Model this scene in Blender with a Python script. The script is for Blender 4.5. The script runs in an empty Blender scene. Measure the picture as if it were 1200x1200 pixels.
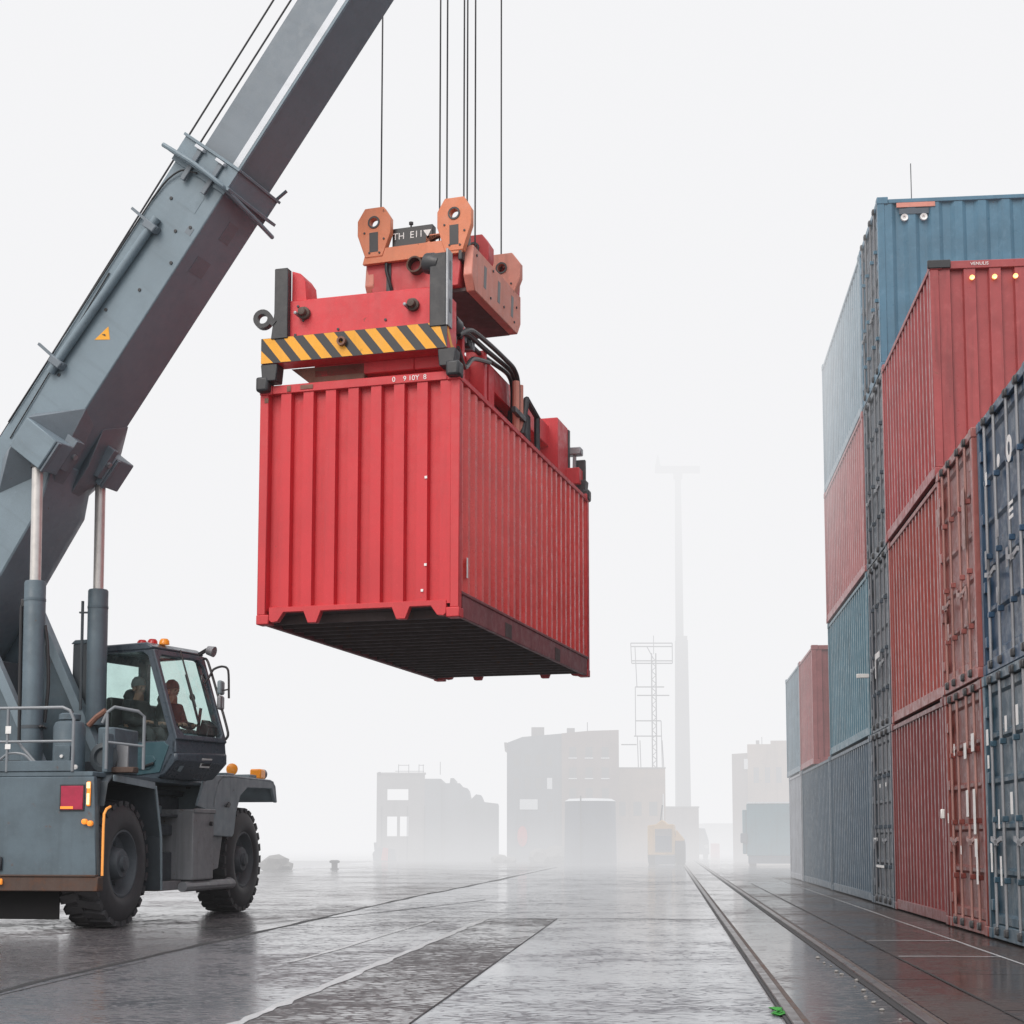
import bpy, bmesh, math, random
from mathutils import Vector, Matrix
random.seed(7)
S = bpy.context.scene
COL = S.collection
R = math.radians
Vv = Vector

# ------------------------------------------------------------------ camera
F, CY, H = 1780.0, 809.0, 1.05          # focal length and optical centre in photo pixels, eye height in metres
PITCH = math.atan(176.0 / F)
cam_d = bpy.data.cameras.new('camera')
cam = bpy.data.objects.new('camera', cam_d)
COL.objects.link(cam)
cam.location = (0, 0, H)
cam.rotation_euler = (math.pi / 2 + PITCH, 0, 0)
cam_d.sensor_width = 36
cam_d.lens = 36 * F / 1200
cam_d.shift_y = (CY - 600) / 1200
cam_d.clip_start = 0.05
cam_d.clip_end = 3000
S.camera = cam

TH = math.atan2(181.0 / F, math.cos(PITCH) - math.sin(PITCH) * (CY - 985) / F)   # heading of the quay
U = Vv((math.sin(TH), math.cos(TH), 0))
V = Vv((math.cos(TH), -math.sin(TH), 0))


def uv(u, v, z=0.0):
    return U * u + V * v + Vv((0, 0, z))


def at(px, py, Y):
    """the point at depth Y that lies towards a spot of the photograph (measuring aid)"""
    a, b = (px - 600) / F, (CY - py) / F
    d = Vv((a, math.cos(PITCH) - math.sin(PITCH) * b, math.sin(PITCH) + math.cos(PITCH) * b))
    return Vv((0, 0, H)) + d * (Y / d.y)


# ------------------------------------------------------------------ materials
class NT:
    def __init__(self, name):
        self.m = bpy.data.materials.new(name)
        self.m.use_nodes = True
        self.t = self.m.node_tree
        self.b = self.t.nodes['Principled BSDF']
        self.out = self.t.nodes['Material Output']

    def n(self, typ, **kw):
        nd = self.t.nodes.new(typ)
        for k, v in kw.items():
            setattr(nd, k, v)
        return nd

    def l(self, a, b):
        self.t.links.new(a, b)

    def coord(self, scale=(1, 1, 1), kind='Object'):
        tc = self.n('ShaderNodeTexCoord')
        mp = self.n('ShaderNodeMapping')
        mp.inputs['Scale'].default_value = scale
        self.l(tc.outputs[kind], mp.inputs['Vector'])
        return mp.outputs['Vector']

    def noise(self, vec, scale, detail=6, rough=0.6, dist=0.0):
        nd = self.n('ShaderNodeTexNoise')
        nd.inputs['Scale'].default_value = scale
        nd.inputs['Detail'].default_value = detail
        nd.inputs['Roughness'].default_value = rough
        nd.inputs['Distortion'].default_value = dist
        self.l(vec, nd.inputs['Vector'])
        return nd.outputs['Fac']

    def ramp(self, fac, a, b, ca=0.0, cb=1.0):
        nd = self.n('ShaderNodeMapRange')
        nd.inputs['From Min'].default_value = a
        nd.inputs['From Max'].default_value = b
        nd.inputs['To Min'].default_value = ca
        nd.inputs['To Max'].default_value = cb
        nd.interpolation_type = 'SMOOTHSTEP'
        self.l(fac, nd.inputs['Value'])
        return nd.outputs['Result']

    def math(self, op, a, b=None):
        nd = self.n('ShaderNodeMath', operation=op)
        for i, x in enumerate((a, b)):
            if x is None:
                continue
            if isinstance(x, (int, float)):
                nd.inputs[i].default_value = x
            else:
                self.l(x, nd.inputs[i])
        return nd.outputs[0]

    def mix(self, fac, a, b, mode='MIX'):
        nd = self.n('ShaderNodeMix', data_type='RGBA', blend_type=mode)
        if isinstance(fac, (int, float)):
            nd.inputs[0].default_value = fac
        else:
            self.l(fac, nd.inputs[0])
        for i, x in ((6, a), (7, b)):
            if isinstance(x, (tuple, list)):
                nd.inputs[i].default_value = (*x[:3], 1)
            else:
                self.l(x, nd.inputs[i])
        return nd.outputs[2]

    def bump(self, h, strength, dist=0.01):
        nd = self.n('ShaderNodeBump')
        nd.inputs['Strength'].default_value = strength
        nd.inputs['Distance'].default_value = dist
        self.l(h, nd.inputs['Height'])
        self.l(nd.outputs[0], self.b.inputs['Normal'])

    def set(self, **kw):
        for k, v in kw.items():
            s = self.b.inputs[k]
            if isinstance(v, (int, float)):
                s.default_value = v
            elif isinstance(v, (tuple, list)):
                s.default_value = (*v[:3], 1)
            else:
                self.l(v, s)


def paint(name, col, rough=0.45, metal=0.0, var=0.25, streak=0.35, rust=0.12, scale=1.0, rustcol=(0.10, 0.045, 0.025), pale=0.15, spec=0.5):
    """weathered paint: mottled, with running dirt streaks, chalky patches and rust spots"""
    k = NT(name)
    co = k.coord()
    n1 = k.noise(co, 1.3 * scale, 8, 0.65)
    st = k.noise(k.coord((7 * scale, 7 * scale, 0.45 * scale)), 1.0, 6, 0.6)
    n2 = k.noise(co, 7 * scale, 8, 0.7)
    n3 = k.noise(co, 60 * scale, 3, 0.6)
    dark = tuple(c * 0.55 for c in col)
    light = tuple(min(1, c * 1.15 + 0.035) for c in col)
    c = k.mix(k.ramp(n1, 0.35, 0.7, 0, var * 2), col, dark)
    c = k.mix(k.ramp(n2, 0.5, 0.72, 0, pale * 2), c, light)
    c = k.mix(k.ramp(st, 0.5, 0.75, 0, streak), c, tuple(x * 0.35 + 0.008 for x in col))
    c = k.mix(k.ramp(k.noise(co, 150 * scale, 2, 0.7), 0.42, 0.66, 0, 0.30), c, tuple(x * 0.5 for x in col))
    c = k.mix(k.ramp(k.noise(co, 31 * scale, 4, 0.75), 0.62, 0.72, 0, 0.35), c, tuple(min(1, x * 1.1 + 0.06) for x in col))
    rs = k.math('MULTIPLY', k.ramp(n2, 0.66 - rust * 0.55, 0.76 - rust * 0.4), k.ramp(n1, 0.42, 0.6))
    c = k.mix(rs, c, rustcol)
    k.set(**{'Base Color': c, 'Metallic': metal, 'Roughness': k.ramp(n2, 0.3, 0.7, rough - 0.08, rough + 0.2), 'Specular IOR Level': spec})
    k.bump(k.math('ADD', n3, n2), 0.12, 0.004)
    return k.m


def plain(name, col, rough=0.5, metal=0.0, emit=None, es=0.0, var=0.2):
    k = NT(name)
    n1 = k.noise(k.coord(), 9, 6, 0.65)
    c = k.mix(k.ramp(n1, 0.35, 0.7, 0, var), col, tuple(x * 0.5 for x in col))
    k.set(**{'Base Color': c, 'Roughness': rough, 'Metallic': metal})
    if emit:
        k.set(**{'Emission Color': emit, 'Emission Strength': es})
    k.bump(k.noise(k.coord(), 40, 4), 0.08, 0.003)
    return k.m


def glass(name, tint=(0.80, 0.93, 0.90), dirt=0.06):
    k = NT(name)
    tr = k.n('ShaderNodeBsdfTransparent')
    tr.inputs[0].default_value = (*tint, 1)
    gl = k.n('ShaderNodeBsdfGlossy')
    gl.inputs['Roughness'].default_value = 0.03
    gl.inputs['Color'].default_value = (0.9, 0.95, 0.97, 1)
    df = k.n('ShaderNodeBsdfDiffuse')
    df.inputs['Color'].default_value = (0.55, 0.62, 0.62, 1)
    lw = k.n('ShaderNodeLayerWeight')
    lw.inputs['Blend'].default_value = 0.5
    fac = k.math('ADD', k.math('MULTIPLY', k.math('POWER', lw.outputs['Facing'], 4.0), 0.5), 0.03)
    m1 = k.n('ShaderNodeMixShader')
    k.l(fac, m1.inputs[0])
    k.l(tr.outputs[0], m1.inputs[1])
    k.l(gl.outputs[0], m1.inputs[2])
    m2 = k.n('ShaderNodeMixShader')
    k.l(k.ramp(k.noise(k.coord(), 3, 6), 0.4, 0.75, dirt * 0.5, dirt * 2.5), m2.inputs[0])
    k.l(m1.outputs[0], m2.inputs[1])
    k.l(df.outputs[0], m2.inputs[2])
    k.l(m2.outputs[0], k.out.inputs['Surface'])
    return k.m


M = {}
M['hang_red'] = paint('bright_red_paint', (0.57, 0.020, 0.030), 0.40, var=0.14, streak=0.22, rust=0.065, pale=0.14)
M['hang_rail'] = paint('worn_red_paint', (0.55, 0.032, 0.040), 0.45, var=0.12, streak=0.2, rust=0.07, pale=0.15)
M['hang_side'] = paint('side_red_lightened', (0.74, 0.075, 0.068), 0.28, var=0.2, streak=0.3, rust=0.07, pale=0.2)  # container red lightened for the long sides, light put into the colour
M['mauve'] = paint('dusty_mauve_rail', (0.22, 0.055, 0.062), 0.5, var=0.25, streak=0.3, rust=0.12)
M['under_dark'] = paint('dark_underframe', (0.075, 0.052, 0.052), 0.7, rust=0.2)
M['spreader_red'] = paint('spreader_red_paint', (0.60, 0.030, 0.040), 0.42, var=0.14, streak=0.22, rust=0.06)
M['orange'] = paint('faded_orange_paint', (0.66, 0.22, 0.11), 0.5, var=0.16, streak=0.2, rust=0.07, pale=0.2)
M['salmon'] = paint('faded_salmon_paint', (0.62, 0.24, 0.18), 0.5, var=0.2, streak=0.3, rust=0.08, pale=0.25)
M['block_red'] = paint('block_red_paint', (0.50, 0.05, 0.055), 0.45, var=0.2, streak=0.3, rust=0.07)
M['black_steel'] = paint('black_greasy_steel', (0.028, 0.029, 0.033), 0.42, var=0.2, rust=0.05, pale=0.25)
M['grey_steel'] = paint('grey_steel', (0.30, 0.31, 0.33), 0.4, metal=0.4, rust=0.05)
M['chrome'] = plain('polished_piston_steel', (0.60, 0.58, 0.56), 0.38, 0.45, var=0.3)
M['boom'] = paint('blue_grey_boom_paint', (0.175, 0.232, 0.272), 0.45, var=0.16, streak=0.22, rust=0.03, pale=0.15)
M['boom_in'] = paint('blue_grey_inner_paint', (0.150, 0.182, 0.212), 0.4, var=0.14, streak=0.2, rust=0.02)
M['boom_strip'] = paint('pale_guide_strip', (0.62, 0.65, 0.69), 0.4, var=0.1, streak=0.15, rust=0.02)
M['crane'] = paint('blue_grey_crane_paint', (0.098, 0.140, 0.170), 0.5, var=0.4, streak=0.45, rust=0.12, pale=0.12)
M['crane_dark'] = paint('dark_crane_paint', (0.060, 0.074, 0.086), 0.5, var=0.2, streak=0.3, rust=0.06)
M['fender'] = paint('grey_fender_paint', (0.25, 0.315, 0.35), 0.45, var=0.2, streak=0.35, rust=0.05)
M['cab'] = paint('navy_cab_paint', (0.070, 0.092, 0.115), 0.26, var=0.12, streak=0.1, rust=0.01, pale=0.06)
M['cab_door'] = paint('teal_cab_door_paint', (0.055, 0.120, 0.145), 0.35, var=0.15, streak=0.2, rust=0.02)
M['bumper'] = paint('rusty_bumper', (0.085, 0.052, 0.040), 0.65, var=0.3, streak=0.5, rust=0.3)
M['rubber'] = plain('tyre_rubber', (0.048, 0.048, 0.053), 0.62, var=0.35)
M['rim'] = paint('dusty_rim_paint', (0.085, 0.10, 0.115), 0.55, var=0.25, rust=0.05)
M['tool'] = paint('worn_toolbox_steel', (0.27, 0.28, 0.295), 0.5, var=0.25, streak=0.6, rust=0.14)
M['rail_tube'] = plain('handrail_paint', (0.20, 0.22, 0.24), 0.4)
M['hose'] = plain('black_hose', (0.018, 0.018, 0.02), 0.4)
M['rope'] = plain('greased_wire', (0.045, 0.045, 0.048), 0.5, 0.5)
M['yellow'] = paint('hazard_yellow', (0.80, 0.36, 0.02), 0.5, var=0.1, streak=0.2, rust=0.06)
M['white'] = plain('dirty_white', (0.75, 0.75, 0.74), 0.6)
M['bulb'] = plain('lit_lamp', (1, 0.8, 0.5), 0.3, emit=(1.0, 0.42, 0.10), es=1.5)
M['amber'] = plain('amber_lens', (0.85, 0.25, 0.02), 0.25, emit=(1.0, 0.33, 0.05), es=0.45)
M['amber_off'] = plain('amber_dome', (0.75, 0.25, 0.02), 0.2, emit=(1.0, 0.4, 0.05), es=0.15)
M['red_lens'] = plain('red_lens', (0.34, 0.012, 0.05), 0.22, emit=(1.0, 0.03, 0.12), es=0.06, var=0.5)
M['red_dome'] = plain('red_dome', (0.5, 0.03, 0.03), 0.2)
M['glass'] = glass('cab_glass', (0.90, 0.97, 0.955), 0.025)
M['screen'] = plain('black_panel', (0.015, 0.016, 0.02), 0.3)
M['skin'] = plain('skin', (0.26, 0.14, 0.10), 0.6, var=0.1)
M['cloth'] = plain('dark_jacket_cloth', (0.008, 0.009, 0.012), 0.95)
M['trouser'] = plain('dark_trouser_cloth', (0.030, 0.032, 0.038), 0.85)
M['beanie'] = plain('grey_knit', (0.13, 0.135, 0.14), 0.9)
M['hair'] = plain('dark_hair', (0.03, 0.025, 0.022), 0.6)
M['steel_rail'] = paint('worn_rail_steel', (0.16, 0.15, 0.15), 0.3, metal=0.7, rust=0.15)
M['rail_rust'] = paint('rusty_rail_flange', (0.07, 0.05, 0.042), 0.6, rust=0.3)
M['leaf'] = plain('weed_green', (0.02, 0.26, 0.02), 0.7, var=0.7)
M['stone'] = plain('grey_stone', (0.22, 0.21, 0.20), 0.85)


def cpaint(name, col, **kw):
    a = dict(rough=0.34, var=0.28, streak=0.62, rust=0.11, pale=0.24)
    a.update(kw)
    return paint(name, col, **a)


M['s_red'] = cpaint('weathered_red_container', (0.29, 0.060, 0.050), rust=0.13)
M['s_red_low'] = cpaint('dark_red_container', (0.165, 0.026, 0.026), rust=0.14)
M['s_red_top'] = cpaint('faded_red_container', (0.34, 0.060, 0.062), rust=0.08)
M['s_brick'] = cpaint('brick_red_container', (0.20, 0.045, 0.036), rust=0.15)
M['s_brick_up'] = cpaint('faded_brick_container', (0.30, 0.095, 0.085), rust=0.15, pale=0.25)
M['s_navy'] = cpaint('dark_blue_container', (0.026, 0.068, 0.13), rust=0.08)
M['s_navy_low'] = cpaint('deep_teal_container', (0.034, 0.078, 0.115), rust=0.08)
M['s_blue'] = cpaint('sky_blue_container', (0.06, 0.17, 0.26), rust=0.04, streak=0.25)
M['s_slate'] = cpaint('slate_container', (0.055, 0.075, 0.10), rust=0.08)
M['s_teal'] = cpaint('teal_container', (0.065, 0.17, 0.225), rust=0.06)
M['s_pink'] = cpaint('faded_pink_container', (0.42, 0.14, 0.14), rust=0.06)
M['s_grey'] = cpaint('pale_grey_blue_container', (0.24, 0.33, 0.39), rust=0.05)
M['s_dark'] = cpaint('dark_slate_container', (0.045, 0.085, 0.125), rust=0.05)
M['s_light'] = cpaint('light_grey_container', (0.42, 0.44, 0.48), rust=0.05)
M['bar'] = paint('galvanised_bar', (0.29, 0.30, 0.32), 0.4, metal=0.3, rust=0.07)
M['bar_dark'] = paint('dark_bar', (0.17, 0.18, 0.20), 0.4, metal=0.2, rust=0.07)
M['bar_red'] = paint('painted_bar', (0.36, 0.19, 0.17), 0.4, metal=0.2, rust=0.07)
M['tilt_brown'] = paint('rusty_brown_plate', (0.20, 0.09, 0.06), 0.6, rust=0.2)
M['brick_wall'] = paint('weathered_brown_wall', (0.24, 0.165, 0.145), 0.85, var=0.4, streak=0.5, rust=0.1, scale=0.5)
M['plaster'] = paint('grey_plaster_wall', (0.22, 0.20, 0.20), 0.85, var=0.4, streak=0.5, rust=0.06, scale=0.5)
M['plaster_blue'] = paint('blue_grey_wall', (0.13, 0.15, 0.18), 0.85, var=0.4, streak=0.5, rust=0.04, scale=0.5)
M['tan_wall'] = paint('tan_plaster_wall', (0.36, 0.235, 0.165), 0.85, var=0.4, streak=0.5, rust=0.1, scale=0.5)
M['opening'] = plain('dark_opening', (0.11, 0.11, 0.115), 0.7)
M['truck_blue'] = paint('blue_green_body', (0.03, 0.17, 0.22), 0.5, var=0.3, streak=0.3)
M['far_blue'] = paint('blue_tank_paint', (0.08, 0.105, 0.15), 0.6, var=0.3, streak=0.4)
M['machine_yellow'] = paint('machine_yellow', (0.62, 0.36, 0.12), 0.5, var=0.2)
M['far_red'] = paint('far_red_paint', (0.60, 0.05, 0.05), 0.6, var=0.3)
M['snow'] = plain('pale_roof', (0.72, 0.74, 0.76), 0.7)
M['lattice'] = plain('grey_lattice_steel', (0.035, 0.04, 0.045), 0.6)
M['concrete'] = paint('chimney_concrete', (0.33, 0.33, 0.34), 0.85, var=0.2, streak=0.3, rust=0.02, scale=0.3)


# ------------------------------------------------------------------ object helpers
def thing(name, label, cat, mat=None, group=None):
    o = bpy.data.objects.new(name, None)
    COL.objects.link(o)
    o.empty_display_size = 0.1
    if mat is not None:
        o.matrix_world = mat
    o['label'] = label
    o['category'] = cat
    if group:
        o['group'] = group
    return o


def tag(o, label, cat, group=None):
    o['label'] = label
    o['category'] = cat
    if group:
        o['group'] = group
    return o


def frame(origin, xdir, zdir=(0, 0, 1)):
    """matrix with local x along xdir (horizontal), z up, y to its left"""
    x = Vv(xdir).normalized()
    z = Vv(zdir).normalized()
    y = z.cross(x).normalized()
    z = x.cross(y)
    m = Matrix((x, y, z)).transposed().to_4x4()
    m.translation = Vv(origin)
    return m


def yaw(az_x, origin):
    return Matrix.Translation(Vv(origin)) @ Matrix.Rotation(az_x, 4, 'Z')


class MB:
    def __init__(self):
        self.bm = bmesh.new()

    def hexa(self, pts):
        vs = [self.bm.verts.new(p) for p in pts]
        for f in ((0, 3, 2, 1), (4, 5, 6, 7), (0, 1, 5, 4), (1, 2, 6, 5), (2, 3, 7, 6), (3, 0, 4, 7)):
            self.bm.faces.new([vs[i] for i in f])
        return self

    def box(self, x0, x1, y0, y1, z0, z1):
        return self.hexa([(x0, y0, z0), (x1, y0, z0), (x1, y1, z0), (x0, y1, z0), (x0, y0, z1), (x1, y0, z1), (x1, y1, z1), (x0, y1, z1)])

    def prism(self, pts, ext):
        """closed planar polygon pts swept by the vector ext"""
        ext = Vv(ext)
        a = [self.bm.verts.new(p) for p in pts]
        b = [self.bm.verts.new(Vv(p) + ext) for p in pts]
        self.bm.faces.new(list(reversed(a)))
        self.bm.faces.new(b)
        n = len(pts)
        for i in range(n):
            self.bm.faces.new((a[i], a[(i + 1) % n], b[(i + 1) % n], b[i]))
        return self

    def hull(self, pts):
        vs = [self.bm.verts.new(p) for p in pts]
        r = bmesh.ops.convex_hull(self.bm, input=vs)
        bmesh.ops.delete(self.bm, geom=[g for g in r['geom_interior'] if isinstance(g, bmesh.types.BMVert)], context='VERTS')
        return self

    def bar(self, p, q, w, h=None, up=(0, 0, 1)):
        p, q = Vv(p), Vv(q)
        h = h or w
        d = (q - p).normalized()
        up = Vv(up)
        if abs(d.dot(up)) > 0.98:
            up = Vv((0, 1, 0))
        s = d.cross(up).normalized() * (w / 2)
        u = s.cross(d).normalized() * (h / 2)
        return self.hexa([p - s - u, p + s - u, q + s - u, q - s - u, p - s + u, p + s + u, q + s + u, q - s + u])

    def tube(self, pts, r, seg=8, cap=True, soft=False):
        pts = [Vv(p) for p in pts]
        if soft and len(pts) > 2:
            q = [pts[0] * 2 - pts[1]] + pts + [pts[-1] * 2 - pts[-2]]
            res = []
            for i in range(1, len(q) - 2):
                a, b_, c, d_ = q[i - 1:i + 3]
                for k in range(5):
                    t = k / 5
                    cr = (b_ * 2 + (c - a) * t + (a * 2 - b_ * 5 + c * 4 - d_) * t * t + (b_ * 3 - a - c * 3 + d_) * t ** 3) * 0.5
                    res.append(cr.lerp(b_.lerp(c, t), 0.25))
            pts = res + [pts[-1]]
        rs = r if isinstance(r, (list, tuple)) else [r] * len(pts)
        rings = []
        ref = None
        for i, p in enumerate(pts):
            a = pts[max(i - 1, 0)]
            b = pts[min(i + 1, len(pts) - 1)]
            d = (b - a).normalized()
            if ref is None:
                ref = Vv((0, 0, 1)) if abs(d.z) < 0.9 else Vv((1, 0, 0))
            s = d.cross(ref)
            if s.length < 1e-4:
                s = d.cross(Vv((0.3, 1, 0.1)))
            s.normalize()
            t = s.cross(d).normalized()
            ref = t
            rings.append([self.bm.verts.new(p + (s * math.cos(k * 2 * math.pi / seg) + t * math.sin(k * 2 * math.pi / seg)) * rs[i]) for k in range(seg)])
        for a, b in zip(rings, rings[1:]):
            for k in range(seg):
                self.bm.faces.new((a[k], a[(k + 1) % seg], b[(k + 1) % seg], b[k]))
        if cap:
            self.bm.faces.new(list(reversed(rings[0])))
            self.bm.faces.new(rings[-1])
        return self

    def cyl(self, p, q, r, seg=20):
        return self.tube([p, q], r, seg)

    def lathe(self, prof, axis_o, axis, seg=32, closed=False):
        """prof: (along axis, radius) pairs"""
        o, ax = Vv(axis_o), Vv(axis).normalized()
        ref = Vv((0, 0, 1)) if abs(ax.z) < 0.9 else Vv((1, 0, 0))
        s = ax.cross(ref).normalized()
        t = s.cross(ax)
        rings = []
        for a, r in prof:
            if r < 1e-5:
                rings.append([self.bm.verts.new(o + ax * a)])
            else:
                rings.append([self.bm.verts.new(o + ax * a + (s * math.cos(k * 2 * math.pi / seg) + t * math.sin(k * 2 * math.pi / seg)) * r) for k in range(seg)])
        pairs = list(zip(rings, rings[1:]))
        if closed:
            pairs.append((rings[-1], rings[0]))
        for a, b in pairs:
            for k in range(seg):
                k2 = (k + 1) % seg
                if len(a) == 1 and len(b) == 1:
                    continue
                if len(a) == 1:
                    self.bm.faces.new((a[0], b[k2], b[k]))
                elif len(b) == 1:
                    self.bm.faces.new((a[k], a[k2], b[0]))
                else:
                    self.bm.faces.new((a[k], a[k2], b[k2], b[k]))
        return self

    def sheet(self, prof, ext):
        """open polyline prof swept by ext (no caps)"""
        ext = Vv(ext)
        a = [self.bm.verts.new(p) for p in prof]
        b = [self.bm.verts.new(Vv(p) + ext) for p in prof]
        for i in range(len(prof) - 1):
            self.bm.faces.new((a[i], a[i + 1], b[i + 1], b[i]))
        return self

    def poly(self, pts):
        self.bm.faces.new([self.bm.verts.new(p) for p in pts])
        return self

    def build(self, name, mat, parent=None, bevel=0.0, smooth=True, world=None, segs=1, sharp=35):
        bmesh.ops.recalc_face_normals(self.bm, faces=self.bm.faces[:])
        me = bpy.data.meshes.new(name)
        self.bm.to_mesh(me)
        self.bm.free()
        for mm in (mat if isinstance(mat, list) else [mat]):
            me.materials.append(mm)
        o = bpy.data.objects.new(name, me)
        COL.objects.link(o)
        if parent is not None:
            o.parent = parent
        if world is not None:
            o.matrix_world = world
        if smooth:
            me.shade_smooth()
            me.set_sharp_from_angle(angle=R(sharp))
        if bevel > 0:
            md = o.modifiers.new('edge', 'BEVEL')
            md.width = bevel
            md.segments = segs
            md.limit_method = 'ANGLE'
            md.angle_limit = R(40)
            md.harden_normals = False
        return o


def text(name, body, size, mat, parent, m, extrude=0.001):
    cu = bpy.data.curves.new(name, 'FONT')
    cu.body = body
    cu.size = size
    cu.extrude = extrude
    cu.align_x = 'CENTER'
    cu.align_y = 'CENTER'
    tmp = bpy.data.objects.new(name, cu)
    COL.objects.link(tmp)
    me = bpy.data.meshes.new_from_object(tmp.evaluated_get(bpy.context.evaluated_depsgraph_get()))
    bpy.data.objects.remove(tmp)
    me.materials.clear()
    me.materials.append(mat)
    o = bpy.data.objects.new(name, me)
    COL.objects.link(o)
    o.parent = parent
    o.matrix_local = m
    return o


def facing(origin, right, up):
    """matrix for flat lettering: local x along right, local y along up"""
    x = Vv(right).normalized()
    y = Vv(up).normalized()
    z = x.cross(y)
    m = Matrix((x, y, z)).transposed().to_4x4()
    m.translation = Vv(origin)
    return m


def arc(c, r, a0, a1, n, ax, ay):
    c, ax, ay = Vv(c), Vv(ax), Vv(ay)
    return [c + ax * (r * math.cos(a0 + (a1 - a0) * i / n)) + ay * (r * math.sin(a0 + (a1 - a0) * i / n)) for i in range(n + 1)]


# ------------------------------------------------------------------ shipping containers
def corrug(length, pitch, depth, flat):
    """trapezoid profile: list of (along, inset) over the length, starting and ending on the outer face"""
    n = max(1, round(length / pitch))
    p = length / n
    sl = max(0.012, (p - 2 * flat * p / pitch) / 2)
    fl = (p - 2 * sl) / 2
    out = []
    for i in range(n):
        a = i * p
        out += [(a, 0.0), (a + fl, 0.0), (a + fl + sl, depth), (a + 2 * fl + sl, depth)]
    out.append((length, 0.0))
    return out


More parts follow.
